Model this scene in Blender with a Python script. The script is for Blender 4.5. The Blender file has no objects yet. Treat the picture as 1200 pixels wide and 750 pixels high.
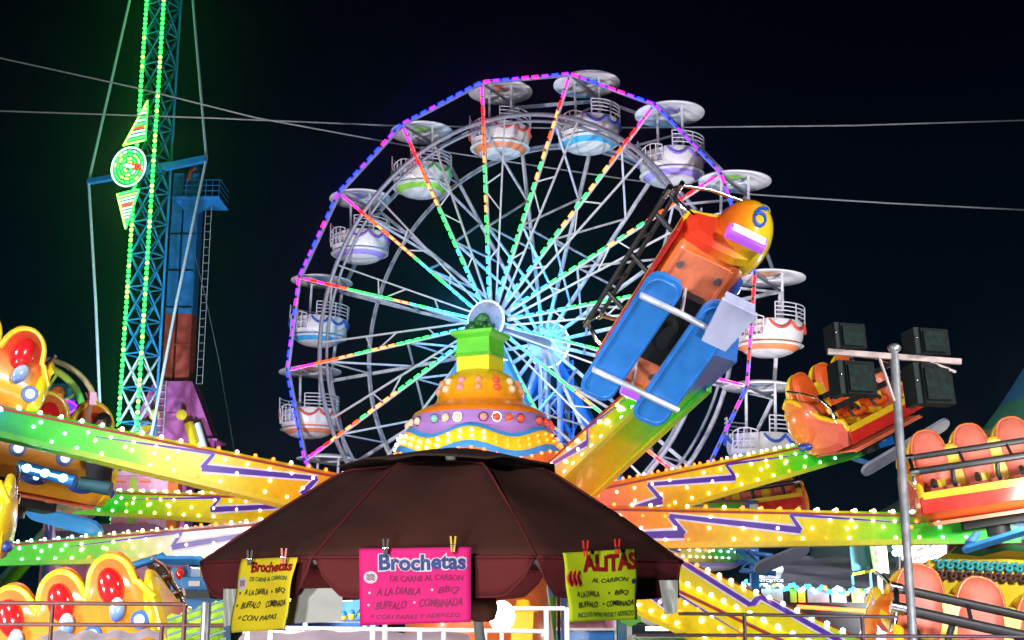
import bpy, math, random
from mathutils import Vector, Matrix, Euler, noise
PI = math.pi
BLOOM_DENSITY = 0.0009
R = math.radians
rnd = random.Random(7)
sc = bpy.context.scene
C = sc.collection

# ------------------------------------------------------------------ camera
PITCH = R(12.5); F = 1500.0; EYE = 1.75
cam = bpy.data.objects.new('camera', bpy.data.cameras.new('camera'))
C.objects.link(cam); sc.camera = cam
cam.location = (0, 0, EYE); cam.rotation_euler = (R(90) + PITCH, 0, 0)
cam.data.sensor_width = 36; cam.data.lens = F / 1200 * 36
cam.data.clip_start = 0.1; cam.data.clip_end = 2000

def P(px, py, Y):
    u = (px - 600) / F; v = (375 - py) / F
    d = Vector((u, math.cos(PITCH) - v * math.sin(PITCH), math.sin(PITCH) + v * math.cos(PITCH)))
    return Vector((0, 0, EYE)) + d * (Y / d.y)

# ------------------------------------------------------------------ materials
MC = {}
def nt(name):
    m = bpy.data.materials.new(name); m.use_nodes = True
    return m, m.node_tree.nodes, m.node_tree.links, m.node_tree.nodes['Principled BSDF']

def mat(name, col, rough=.5, metal=0, var=.18, scale=6, bump=0, coat=0, dirt=0, trans=0):
    if name in MC: return MC[name]
    m, n, l, b = nt(name)
    b.inputs['Metallic'].default_value = metal
    if coat: b.inputs['Coat Weight'].default_value = coat; b.inputs['Coat Roughness'].default_value = .12
    if trans: b.inputs['Transmission Weight'].default_value = trans
    tc = n.new('ShaderNodeTexCoord')
    nz = n.new('ShaderNodeTexNoise'); nz.inputs['Scale'].default_value = scale; nz.inputs['Detail'].default_value = 6
    l.new(tc.outputs['Object'], nz.inputs['Vector'])
    cr = n.new('ShaderNodeValToRGB')
    lo = tuple(c * (1 - var) for c in col) + (1,); hi = tuple(min(1, c * (1 + var * .6)) for c in col) + (1,)
    cr.color_ramp.elements[0].position = .3; cr.color_ramp.elements[1].position = .7
    cr.color_ramp.elements[0].color = lo; cr.color_ramp.elements[1].color = hi
    l.new(nz.outputs['Fac'], cr.inputs['Fac'])
    src = cr.outputs['Color']
    if dirt:
        n2 = n.new('ShaderNodeTexNoise'); n2.inputs['Scale'].default_value = scale * .6; n2.inputs['Detail'].default_value = 9
        n2.inputs['Roughness'].default_value = .7
        l.new(tc.outputs['Object'], n2.inputs['Vector'])
        mr = n.new('ShaderNodeMapRange'); mr.inputs[1].default_value = .5; mr.inputs[2].default_value = .75
        mr.inputs[3].default_value = 0; mr.inputs[4].default_value = dirt
        l.new(n2.outputs['Fac'], mr.inputs[0])
        mx = n.new('ShaderNodeMixRGB'); mx.inputs[2].default_value = (.06, .05, .045, 1)
        l.new(mr.outputs[0], mx.inputs[0]); l.new(src, mx.inputs[1]); src = mx.outputs[0]
    l.new(src, b.inputs['Base Color'])
    rr = n.new('ShaderNodeMapRange'); rr.inputs[3].default_value = max(.03, rough - .1); rr.inputs[4].default_value = min(1, rough + .12)
    l.new(nz.outputs['Fac'], rr.inputs[0]); l.new(rr.outputs[0], b.inputs['Roughness'])
    if bump:
        bp = n.new('ShaderNodeBump'); bp.inputs['Strength'].default_value = bump; bp.inputs['Distance'].default_value = .02
        l.new(nz.outputs['Fac'], bp.inputs['Height']); l.new(bp.outputs[0], b.inputs['Normal'])
    MC[name] = m
    return m

def matte(m):
    m.node_tree.nodes['Principled BSDF'].inputs['Specular IOR Level'].default_value = .12
    return m

def emi(name, col, s=4.0, samp=False):
    if name in MC: return MC[name]
    m, n, l, b = nt(name)
    b.inputs['Base Color'].default_value = tuple(c * .6 for c in col) + (1,)
    b.inputs['Emission Color'].default_value = tuple(col) + (1,)
    b.inputs['Emission Strength'].default_value = s
    b.inputs['Roughness'].default_value = .3
    m.cycles.emission_sampling = 'AUTO' if samp else 'NONE'
    MC[name] = m
    return m

def ramp(name, axis, a, b_, stops, rough=.35, coat=.4, streak=.12, emis=0, nscale=3.0):
    """paint that changes colour along one axis of the object (airbrushed)"""
    if name in MC: return MC[name]
    m, n, l, b = nt(name)
    tc = n.new('ShaderNodeTexCoord'); sx = n.new('ShaderNodeSeparateXYZ')
    l.new(tc.outputs['Object'], sx.inputs[0])
    nz = n.new('ShaderNodeTexNoise'); nz.inputs['Scale'].default_value = nscale; nz.inputs['Detail'].default_value = 5
    l.new(tc.outputs['Object'], nz.inputs['Vector'])
    mr = n.new('ShaderNodeMapRange'); mr.inputs[1].default_value = a; mr.inputs[2].default_value = b_
    l.new(sx.outputs[axis], mr.inputs[0])
    ma = n.new('ShaderNodeMath'); ma.operation = 'MULTIPLY_ADD'; ma.inputs[1].default_value = streak; ma.inputs[2].default_value = -streak / 2
    l.new(nz.outputs['Fac'], ma.inputs[0])
    ad = n.new('ShaderNodeMath'); ad.operation = 'ADD'
    l.new(mr.outputs[0], ad.inputs[0]); l.new(ma.outputs[0], ad.inputs[1])
    cr = n.new('ShaderNodeValToRGB')
    els = cr.color_ramp.elements
    while len(els) < len(stops): els.new(.5)
    for e, (p, c) in zip(els, stops): e.position = p; e.color = tuple(c) + (1,)
    l.new(ad.outputs[0], cr.inputs['Fac'])
    n2 = n.new('ShaderNodeTexNoise'); n2.inputs['Scale'].default_value = 14; n2.inputs['Detail'].default_value = 8
    l.new(tc.outputs['Object'], n2.inputs['Vector'])
    m2 = n.new('ShaderNodeMapRange'); m2.inputs[1].default_value = .35; m2.inputs[2].default_value = .7; m2.inputs[3].default_value = .86; m2.inputs[4].default_value = 1.03
    l.new(n2.outputs['Fac'], m2.inputs[0])
    mx = n.new('ShaderNodeMixRGB'); mx.blend_type = 'MULTIPLY'; mx.inputs[0].default_value = .7
    l.new(cr.outputs[0], mx.inputs[1]); l.new(m2.outputs[0], mx.inputs[2])
    l.new(mx.outputs[0], b.inputs['Base Color'])
    b.inputs['Roughness'].default_value = rough; b.inputs['Coat Weight'].default_value = coat; b.inputs['Coat Roughness'].default_value = .15
    MC[name] = m
    return m

YEL = (.90, .62, .02); ORG = (.90, .22, .02); RED = (.72, .03, .02); GRN = (.06, .62, .05); BLU = (.02, .20, .72); PUR = (.13, .05, .42)
M = dict(
 steel=mat('white_painted_steel', (.62, .62, .68), .4, 0, .15, 9, dirt=.35),
 greysteel=mat('grey_painted_steel', (.30, .31, .36), .45, .2, .2, 9, dirt=.3),
 chrome=mat('chrome', (.75, .76, .8), .18, 1, .1, 8),
 galv=mat('galvanised_steel', (.42, .43, .46), .38, .8, .2, 20),
 black=mat('black_rubber', (.022, .024, .03), .45, 0, .3, 10),
 dark=mat('dark_metal', (.016, .020, .022), .5, .3, .3, 10),
 yellow=mat('yellow_gelcoat', YEL, .3, 0, .1, 4, coat=.5),
 orange=mat('orange_gelcoat', (.88, .20, .04), .3, 0, .12, 4, coat=.5),
 red=mat('red_gelcoat', RED, .25, 0, .15, 4, coat=.6),
 redglass=mat('red_lacquer_dome', (.75, .015, .02), .12, 0, .1, 4, coat=1),
 seat=mat('salmon_vinyl', (.86, .20, .13), .42, 0, .12, 7, bump=.05),
 seat2=mat('orange_vinyl', (.90, .13, .015), .42, 0, .12, 7, bump=.05),
 blue=mat('blue_painted_steel', (.03, .22, .70), .35, 0, .15, 5, coat=.3, dirt=.1),
 lilac=mat('lilac_panel', (.50, .55, .82), .4, 0, .12, 5),
 green=mat('green_gelcoat', (.12, .62, .03), .35, 0, .15, 4, coat=.4),
 purple=mat('purple_paint', PUR, .4, 0, .15, 6),
 magenta=mat('magenta_painted_steel', (.42, .09, .30), .45, 0, .2, 3, dirt=.3),
 towerblue=mat('tower_blue_paint', (.02, .20, .52), .45, 0, .2, 3, dirt=.3),
 towerred=mat('tower_red_paint', (.36, .045, .03), .5, 0, .2, 2, dirt=.4),
 maroon=mat('maroon_canvas', (.095, .026, .019), .9, 0, .45, 2.2, bump=.7, dirt=.6),
 maroonv=mat('maroon_canvas_valance', (.17, .020, .026), .85, 0, .3, 3, bump=.2),
 greycanvas=mat('grey_canvas', (.22, .25, .28), .85, 0, .35, 5, bump=.4),
 paper_y=mat('yellow_paper', (.95, .78, .02), .8, 0, .06, 4),
 paper_p=mat('pink_paper', (.90, .015, .27), .75, 0, .05, 4),
 paper_g=mat('lime_paper', (.66, .90, .01), .8, 0, .06, 4),
 paper_w=mat('white_paper', (.60, .64, .62), .8, 0, .06, 4),
 inkb=mat('blue_marker', (.02, .06, .30), .6), inkr=mat('red_marker', (.40, .01, .02), .6),
 inkk=mat('black_marker', (.03, .02, .03), .6), inkd=mat('dark_pink_marker', (.30, .0, .10), .6),
 inkg=mat('green_marker', (.02, .16, .08), .6), white=mat('white_paint', (.80, .80, .80), .45, 0, .06, 6, dirt=.08),
 brown=mat('rusty_brown_rail', (.10, .035, .03), .55, .2, .4, 14), skin=mat('skin', (.50, .26, .17), .55, 0, .1, 12),
 hair=mat('black_hair', (.012, .01, .01), .5, 0, .3, 40), pink=mat('pink_panel', (.80, .34, .48), .45, 0, .12, 3),
 beige=mat('beige_panel', (.52, .44, .20), .6, 0, .15, 4, dirt=.2), teal=mat('teal_board', (.01, .14, .17), .35, 0, .2, 3),
 asphalt=mat('asphalt', (.05, .05, .052), .85, 0, .35, 3, bump=.3), tarp=mat('grey_tarpaulin', (.36, .37, .42), .6, 0, .25, 2, bump=.5),
 lime=mat('lime_panel', (.38, .72, .05), .45, 0, .12, 3), skyblue=mat('sky_blue_panel', (.05, .30, .75), .45, 0, .12, 4),
)
LED = dict(
 cyan=emi('led_cyan', (.04, .55, .70), 4.5, True), green=emi('led_green', (.022, 1, .085), 6, True), yellow=emi('led_warm', (1, .24, .06), 4, True),
 orange=emi('led_orange', (1, .030, .002), 9, True), red=emi('led_red', (1, .003, .006), 9, True), magenta=emi('led_magenta', (1, .006, .30), 9, True),
 violet=emi('led_violet', (.07, .006, 1), 12, True), blue=emi('led_blue', (.006, .012, 1), 14, True), ice=emi('led_ice', (.35, .6, 1), 4, True),
 bulb=emi('bulb_warm_white', (1, .62, .36), 9, True), bulbo=emi('bulb_orange', (1, .10, .015), 8, True), bulbw=emi('bulb_cool_white', (.42, .85, .9), 7, True),
 tgreen=emi('tower_led_green', (.016, 1, .035), 13, True), tyel=emi('tower_led_yellow', (.20, 1, .05), 11, True),
)

# ------------------------------------------------------------------ mesh collector
MW = {}
class MB:
    def __init__(s): s.v = []; s.f = []; s.m = []; s.sm = []
    def add(s, vs, fs, mi=0, smooth=False):
        o = len(s.v); s.v += [Vector(v) for v in vs]
        for f in fs: s.f.append([i + o for i in f]); s.m.append(mi); s.sm.append(smooth)
    def box(s, c, d, rot=None, mi=0):
        h = [x / 2 for x in d]; vs = []
        for x in (-1, 1):
            for y in (-1, 1):
                for z in (-1, 1):
                    p = Vector((x * h[0], y * h[1], z * h[2]))
                    if rot: p = rot @ p
                    vs.append(p + Vector(c))
        s.add(vs, [(0, 1, 3, 2), (4, 6, 7, 5), (0, 4, 5, 1), (2, 3, 7, 6), (0, 2, 6, 4), (1, 5, 7, 3)], mi)
    def bar(s, a, b, w, h=None, up=(0, 0, 1), mi=0):
        a = Vector(a); b = Vector(b); h = h or w
        x = (b - a); L = x.length
        if L < 1e-6: return
        x = x / L; up = Vector(up)
        if abs(x.dot(up)) > .98: up = Vector((0, 1, 0))
        y = up.cross(x).normalized(); z = x.cross(y)
        vs = []
        for p in (a, b):
            for (i, j) in ((-1, -1), (1, -1), (1, 1), (-1, 1)): vs.append(p + y * (i * w / 2) + z * (j * h / 2))
        s.add(vs, [(0, 3, 2, 1), (4, 5, 6, 7), (0, 1, 5, 4), (1, 2, 6, 5), (2, 3, 7, 6), (3, 0, 4, 7)], mi)
    def tube(s, pts, r, n=8, mi=0, closed=False, cap=True):
        pts = [Vector(p) for p in pts]; N = len(pts); rings = []
        nrm = None
        for i, p in enumerate(pts):
            if closed: t = pts[(i + 1) % N] - pts[i - 1]
            else: t = pts[min(i + 1, N - 1)] - pts[max(i - 1, 0)]
            if t.length < 1e-9: t = Vector((0, 0, 1))
            t.normalize()
            if nrm is None:
                up = Vector((0, 0, 1)) if abs(t.z) < .9 else Vector((0, 1, 0))
                nrm = t.cross(up).normalized()
            else:
                nrm = (nrm - t * nrm.dot(t))
                if nrm.length < 1e-6: nrm = t.orthogonal()
                nrm.normalize()
            b = t.cross(nrm); rr = r[i] if isinstance(r, (list, tuple)) else r
            rings.append([p + (nrm * math.cos(2 * PI * k / n) + b * math.sin(2 * PI * k / n)) * rr for k in range(n)])
        vs = [v for g in rings for v in g]; fs = []
        for i in range(N if closed else N - 1):
            j = (i + 1) % N
            for k in range(n): fs.append((i * n + k, i * n + (k + 1) % n, j * n + (k + 1) % n, j * n + k))
        s.add(vs, fs, mi, True)
        if cap and not closed:
            s.add(rings[0], [tuple(range(n - 1, -1, -1))], mi); s.add(rings[-1], [tuple(range(n))], mi)
    def ball(s, c, r, nu=8, nv=6, mi=0, rot=None):
        if not isinstance(r, (tuple, list)): r = (r, r, r)
        vs = []; fs = []
        def q(a, b):
            p = Vector((r[0] * math.sin(b) * math.cos(a), r[1] * math.sin(b) * math.sin(a), r[2] * math.cos(b)))
            if rot: p = rot @ p
            return p + Vector(c)
        vs.append(q(0, 0))
        for j in range(1, nv):
            for i in range(nu): vs.append(q(2 * PI * i / nu, PI * j / nv))
        vs.append(q(0, PI))
        for i in range(nu):
            fs.append((0, 1 + i, 1 + (i + 1) % nu)); e = len(vs) - 1; o = 1 + (nv - 2) * nu
            fs.append((e, o + (i + 1) % nu, o + i))
        for j in range(nv - 2):
            for i in range(nu):
                a = 1 + j * nu; fs.append((a + i, a + nu + i, a + nu + (i + 1) % nu, a + (i + 1) % nu))
        s.add(vs, fs, mi, True)
    def lathe(s, prof, n=32, c=(0, 0, 0), mi=0, smooth=True, sq=None, M4=None, mis=None):
        """prof [(r,z)]"""
        vs = []; fs = []; c = Vector(c)
        for (r, z) in prof:
            for k in range(n):
                a = 2 * PI * (k + .5) / n
                p = Vector((r * math.cos(a), r * math.sin(a), z)) + c
                vs.append(M4 @ p if M4 else p)
        for j in range(len(prof) - 1):
            ff = [(j * n + k, j * n + (k + 1) % n, (j + 1) * n + (k + 1) % n, (j + 1) * n + k) for k in range(n)]
            o = len(s.v)
            s.add([], [], 0)
            fs += [(x, mis[j] if mis else mi) for x in ff]
        o = len(s.v); s.v += vs
        for f, m_ in fs: s.f.append([i + o for i in f]); s.m.append(m_); s.sm.append(smooth)
    def slab(s, poly, y0, y1, mi=0, M4=None, smooth=False):
        """poly of (x,z) extruded along y"""
        n = len(poly); vs = [Vector((x, y0, z)) for x, z in poly] + [Vector((x, y1, z)) for x, z in poly]
        if M4: vs = [M4 @ v for v in vs]
        s.add(vs, [tuple(range(n)), tuple(range(2 * n - 1, n - 1, -1))] + [(i, i + n, (i + 1) % n + n, (i + 1) % n) for i in range(n)], mi, smooth)
    def build(s, name, mats, parent=None, world=False, bevel=0):
        me = bpy.data.meshes.new(name)
        vs = s.v
        if parent is not None and world:
            iv = MW[parent.name].inverted(); vs = [iv @ v for v in s.v]
        me.from_pydata([tuple(v) for v in vs], [], s.f)
        if not isinstance(mats, (list, tuple)): mats = [mats]
        for m_ in mats: me.materials.append(m_)
        me.polygons.foreach_set('material_index', s.m); me.polygons.foreach_set('use_smooth', s.sm)
        me.update()
        o = bpy.data.objects.new(name, me); C.objects.link(o)
        if parent is not None:
            o.parent = parent; MW[o.name] = MW[parent.name].copy()
        else: MW[o.name] = Matrix()
        if bevel:
            b = o.modifiers.new('bevel', 'BEVEL'); b.width = bevel; b.segments = 2; b.limit_method = 'ANGLE'
        return o

def tag(o, label, cat, group=None, kind=None):
    if label: o['label'] = label
    if cat: o['category'] = cat
    if group: o['group'] = group
    if kind: o['kind'] = kind
    return o
def empty(name, M4, label, cat, group=None):
    o = bpy.data.objects.new(name, None); C.objects.link(o)
    if not isinstance(M4, Matrix): M4 = Matrix.Translation(Vector(M4))
    o.matrix_world = M4; o.empty_display_size = .2
    MW[o.name] = M4.copy()
    return tag(o, label, cat, group)
def place(o, M4): o.matrix_world = M4; MW[o.name] = M4.copy()
def thingmesh(mb, name, mats, label, cat, group=None, kind=None, bevel=0):
    c = sum(mb.v, Vector()) / len(mb.v); c.z = min(v.z for v in mb.v)
    mb.v = [v - c for v in mb.v]
    o = mb.build(name, mats, bevel=bevel); o.location = c; MW[o.name] = Matrix.Translation(c)
    return tag(o, label, cat, group, kind)
def dup(o, parent=None):
    c = o.copy(); C.objects.link(c); MW[c.name] = MW[o.name].copy()
    if parent is not None: c.parent = parent
    for ch in o.children: dup(ch, c)
    return c
def basis(loc, X, Y, Z):
    m = Matrix((X, Y, Z)).transposed().to_4x4(); m.translation = loc
    return m
def text_mesh(txt, bold=0.0, shear=0.0, space=1.0):
    cu = bpy.data.curves.new('t', 'FONT'); cu.body = txt; cu.offset = bold; cu.shear = shear; cu.space_character = space
    cu.resolution_u = 3
    ob = bpy.data.objects.new('t', cu); C.objects.link(ob)
    me = bpy.data.meshes.new_from_object(ob)
    vs = [v.co.copy() for v in me.vertices]; fs = [tuple(p.vertices) for p in me.polygons]
    bpy.data.objects.remove(ob); bpy.data.curves.remove(cu); bpy.data.meshes.remove(me)
    x0 = min(v.x for v in vs); x1 = max(v.x for v in vs); y0 = min(v.y for v in vs); y1 = max(v.y for v in vs)
    return [((v.x - x0) / (x1 - x0), (v.y - y0) / (y1 - y0)) for v in vs], fs

# ------------------------------------------------------------------ ground + sky
g = MB(); g.add([(-400, -50, 0), (400, -50, 0), (400, 900, 0), (-400, 900, 0)], [(0, 1, 2, 3)])
tag(g.build('ground', M['asphalt']), None, None, kind='structure')
w = bpy.data.worlds.new('World'); sc.world = w; w.use_nodes = True
wn = w.node_tree.nodes; wl = w.node_tree.links; bg = wn['Background']
tc = wn.new('ShaderNodeTexCoord'); sx = wn.new('ShaderNodeSeparateXYZ'); wl.new(tc.outputs['Generated'], sx.inputs[0])
cr = wn.new('ShaderNodeValToRGB'); e = cr.color_ramp.elements
e[0].position = 0.0; e[0].color = (.0002, .0050, .0105, 1); e[1].position = .42; e[1].color = (.0002, .0006, .0026, 1)
wl.new(sx.outputs['Z'], cr.inputs['Fac']); wl.new(cr.outputs[0], bg.inputs['Color']); bg.inputs['Strength'].default_value = 1.0

# ------------------------------------------------------------------ ferris wheel
WP = dict(cx=.208, cz=8.4274 + EYE, yaw=.496, R=8.2529, w=1.2076, ph=-.0829, wh=1.9946)
wn_ = Vector((math.sin(WP['yaw']), math.cos(WP['yaw']), 0)); wh_ = Vector((math.cos(WP['yaw']), -math.sin(WP['yaw']), 0))
WC = Vector((WP['cx'], 40, WP['cz']))
def WPt(a, r, s): return WC + wn_ * s + wh_ * (r * math.sin(a)) + Vector((0, 0, r * math.cos(a)))
RW = WP['R']; HW = WP['w']; HH = WP['wh']; NW = 16
wheel = empty('ferris_wheel', (WC.x, WC.y, 0), 'tall ferris wheel with rainbow lit spokes and a blue and violet lit rim', 'ferris wheel')
def ledcol(t):
    u = t + rnd.uniform(-.05, .05)
    if u < .16: return 'cyan'
    if u < .30: return rnd.choice(['green', 'cyan', 'green'])
    if u < .48: return rnd.choice(['green', 'green', 'yellow'])
    if u < .66: return rnd.choice(['yellow', 'yellow', 'green'])
    if u < .78: return rnd.choice(['orange', 'yellow', 'orange'])
    if u < .88: return 'red'
    return 'magenta'
KEYS = list(LED)
for k in range(NW):
    a = WP['ph'] + 2 * PI * k / NW
    tan = (wh_ * math.cos(a) - Vector((0, 0, math.sin(a))))
    fr = MB(); fr.bar(WPt(a, .55, -HH + .25), WPt(a, RW, -HW), .10, .07, up=wn_)
    so = fr.build('spoke', M['steel'], wheel, True)
    ld = MB(); p0 = WPt(a, .9, -HH + .16); p1 = WPt(a, RW - .1, -HW - .07); L = (p1 - p0).length; nseg = 21
    for i in range(nseg):
        t0 = i / nseg; t1 = t0 + .64 / nseg
        ld.bar(p0.lerp(p1, t0), p0.lerp(p1, t1), .07, .06, mi=KEYS.index(ledcol(t0)))
    ld.bar(p0, p1, .03, .02, mi=len(KEYS))
    ld.build('led_strip', [LED[q] for q in KEYS] + [M['dark']], so, True)
    bk = MB(); bk.bar(WPt(a, .55, HH - .25), WPt(a, RW, HW), .11, .08, up=wn_)
    so2 = bk.build('spoke', M['steel'], wheel, True)
    br = MB(); rs = [1.6, 3.2, 4.9, 6.6, RW - .1]
    fp = lambda r: WPt(a, r, -(HH - .25 + (HW - HH + .25) * (r - .55) / (RW - .55)))
    bp = lambda r: WPt(a, r, (HH - .25 + (HW - HH + .25) * (r - .55) / (RW - .55)))
    for i in range(4):
        q = (fp(rs[i]), bp(rs[i + 1])) if i % 2 else (bp(rs[i]), fp(rs[i + 1]))
        br.bar(q[0], q[1], .065)
        if i % 2: br.bar(fp(rs[i]), bp(rs[i]), .05)
    br.build('spoke_brace', M['steel'], wheel, True)
    ch = MB(); A_ = WPt(a + .30, .55, -HH + .3); B2 = WPt(a + .105, .83 * RW, -HW); ch.bar(A_, B2, .055)
    for i_, r_ in enumerate((.30, .5, .7)):
        q0 = A_.lerp(B2, r_); q1 = WPt(a, .55, -HH + .25).lerp(WPt(a, RW, -HW), (r_ + (.10 if i_ % 2 else -.06)) * .83); ch.bar(q0, q1, .04)
    ch.build('lower_chord', M['steel'], wheel, True)
    a1 = a + 2 * PI / NW
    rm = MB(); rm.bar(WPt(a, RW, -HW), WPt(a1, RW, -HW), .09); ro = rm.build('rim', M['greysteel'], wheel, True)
    rl = MB(); p0 = WPt(a, RW + .02, -HW - .08); p1 = WPt(a1, RW + .02, -HW - .08); nseg = 9
    for i in range(nseg):
        t0 = i / nseg; c_ = rnd.choice(['blue', 'blue', 'blue', 'violet', 'violet', 'magenta']) if k not in (0, 1) else ['magenta', 'violet', 'blue', 'violet', 'magenta'][i % 5]
        if k in (5, 6) and i > 3: c_ = 'blue'
        if k == 4: c_ = rnd.choice(['magenta', 'violet', 'red'])
        rl.bar(p0.lerp(p1, t0 + .03), p0.lerp(p1, t0 + .90 / nseg), .07, .06, mi=KEYS.index(c_))
    rl.bar(p0, p1, .04, .03, mi=len(KEYS))
    rl.build('led_strip', [LED[q] for q in KEYS] + [M['dark']], ro, True)
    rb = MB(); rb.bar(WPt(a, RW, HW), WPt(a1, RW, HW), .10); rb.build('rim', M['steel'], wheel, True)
    ax = MB(); ax.tube([WPt(a, RW, -HW), WPt(a, RW, HW)], .05, 8); ax.build('axle', M['galv'], wheel, True)
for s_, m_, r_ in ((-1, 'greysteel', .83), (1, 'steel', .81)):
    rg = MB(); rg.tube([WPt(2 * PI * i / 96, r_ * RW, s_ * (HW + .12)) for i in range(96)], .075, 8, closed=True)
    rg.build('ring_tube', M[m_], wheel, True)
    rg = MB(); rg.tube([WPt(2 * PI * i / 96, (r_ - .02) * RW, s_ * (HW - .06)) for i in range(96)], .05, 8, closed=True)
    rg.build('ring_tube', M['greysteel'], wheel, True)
hub = MB(); hub.tube([WPt(0, 0, -HH), WPt(0, 0, HH)], .17, 20)
ho = hub.build('hub', M['greysteel'], wheel, True)
for s_ in (-1, 1):
    dk = MB(); dk.tube([WPt(0, 0, s_ * HH), WPt(0, 0, s_ * (HH + .16))], .60 if s_ < 0 else .74, 36)
    dk.tube([WPt(0, 0, s_ * (HH + .16)), WPt(0, 0, s_ * (HH + .34))], .16, 20)
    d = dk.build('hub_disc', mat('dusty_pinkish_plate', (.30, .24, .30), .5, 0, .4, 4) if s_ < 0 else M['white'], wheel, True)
    rl = MB(); rl.tube([WPt(2 * PI * i / 26, .62 if s_ < 0 else .76, s_ * (HH + .12)) for i in range(26)], .03, 6, closed=True)
    for i in range(26):
        p = WPt(2 * PI * i / 26, .62 if s_ < 0 else .76, s_ * (HH + .14)); rl.ball(p, .040, 6, 4)
    rl.build('led_ring', LED['ice'], d, True)
# support legs
for s_ in (-1, 1):
    for sd in (-1, 1):
        lg = MB(); base = WPt(0, 0, s_ * (HH + .4)) + wh_ * sd * 5.2; base.z = 0
        lg.bar(WPt(0, 0, s_ * (HH + .3)), base, .34, .34, up=wn_)
        top2 = WPt(0, 0, s_ * (HH + .3)) - Vector((0, 0, 1.6)); b2 = base - wh_ * sd * .9
        lg.bar(top2, b2, .12, .12, up=wn_)
        for i in range(1, 9):
            t = i / 9
            lg.bar(WPt(0, 0, s_ * (HH + .3)).lerp(base, t), top2.lerp(b2, t - .05), .06)
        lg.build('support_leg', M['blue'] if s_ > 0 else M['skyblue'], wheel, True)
for s_, m_ in ((-1, 'lilac'), (1, 'lilac')):
    tw = MB(); c0 = WPt(0, 0, s_ * (HH + .5)); c0.z = 0; hgt = WC.z - .3
    cs = [c0 + wh_ * i + wn_ * j for i, j in ((-.35, -.3), (.35, -.3), (.35, .3), (-.35, .3))]
    for c_ in cs: tw.bar(c_, c_ + Vector((0, 0, hgt)), .14)
    for i in range(14):
        z0 = i * hgt / 14; z1 = (i + 1) * hgt / 14
        for q in range(4):
            A = cs[q]; B_ = cs[(q + 1) % 4]
            tw.bar(A + Vector((0, 0, z0)), B_ + Vector((0, 0, z1 if i % 2 else z0)), .06)
            tw.bar(A + Vector((0, 0, z1)), B_ + Vector((0, 0, z0)), .05)
    tw.build('support_tower', M[m_], wheel, True)
ld = MB(); c0 = WPt(0, 0, HH + .1) + wh_ * .7; c0.z = 0
for sd in (-.2, .2): ld.bar(c0 + wh_ * sd, c0 + wh_ * sd + Vector((0, 0, WC.z - .6)), .05)
for i in range(34): ld.bar(c0 - wh_ * .2 + Vector((0, 0, .3 + i * .28)), c0 + wh_ * .2 + Vector((0, 0, .3 + i * .28)), .03)
ld.build('ladder', M['blue'], wheel, True)

# gondolas
TINT = {0: ('orange', (.85, .28, .12), (.70, .08, .06)), 1: ('blue', (.06, .45, .80), (.03, .12, .60)), 2: ('violet', (.38, .30, .80), (.22, .12, .60)), 3: ('green', (.30, .75, .08), (.05, .42, .10))}
def gondola_mats(k):
    nm, c1, c2 = TINT[k]
    key = 'canopy_' + nm
    if key not in MC:
        m, n, l, b = nt(key)
        t = n.new('ShaderNodeTexCoord'); mp = n.new('ShaderNodeMapping'); l.new(t.outputs['Object'], mp.inputs[0])
        mp.inputs['Scale'].default_value = (1, 1, 0)
        ln = n.new('ShaderNodeVectorMath'); ln.operation = 'LENGTH'; l.new(mp.outputs[0], ln.inputs[0])
        nz = n.new('ShaderNodeTexNoise'); nz.inputs['Scale'].default_value = 3.5; l.new(t.outputs['Object'], nz.inputs['Vector'])
        md = n.new('ShaderNodeMath'); md.operation = 'MULTIPLY_ADD'; md.inputs[1].default_value = .6; l.new(nz.outputs[0], md.inputs[0]); l.new(ln.outputs['Value'], md.inputs[2])
        r_ = n.new('ShaderNodeValToRGB'); es = r_.color_ramp.elements; es.new(.6)
        es[0].position = .38; es[0].color = tuple(c * .9 for c in c1) + (1,); es[1].position = .72; es[1].color = (.78, .78, .80, 1); es[2].position = .98; es[2].color = (.84, .84, .86, 1)
        l.new(md.outputs[0], r_.inputs[0]); l.new(r_.outputs[0], b.inputs['Base Color']); b.inputs['Roughness'].default_value = .4
        MC[key] = m
    return MC[key], mat('gondola_band_' + nm, c1, .35, 0, .1, 4), mat('gondola_swag_' + nm, c2, .4, 0, .1, 4)
M['tub'] = mat('white_gondola_fibreglass', (.74, .74, .74), .35, 0, .08, 3, coat=.3, dirt=.15)
ZT = -1.24   # tub rim
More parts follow.
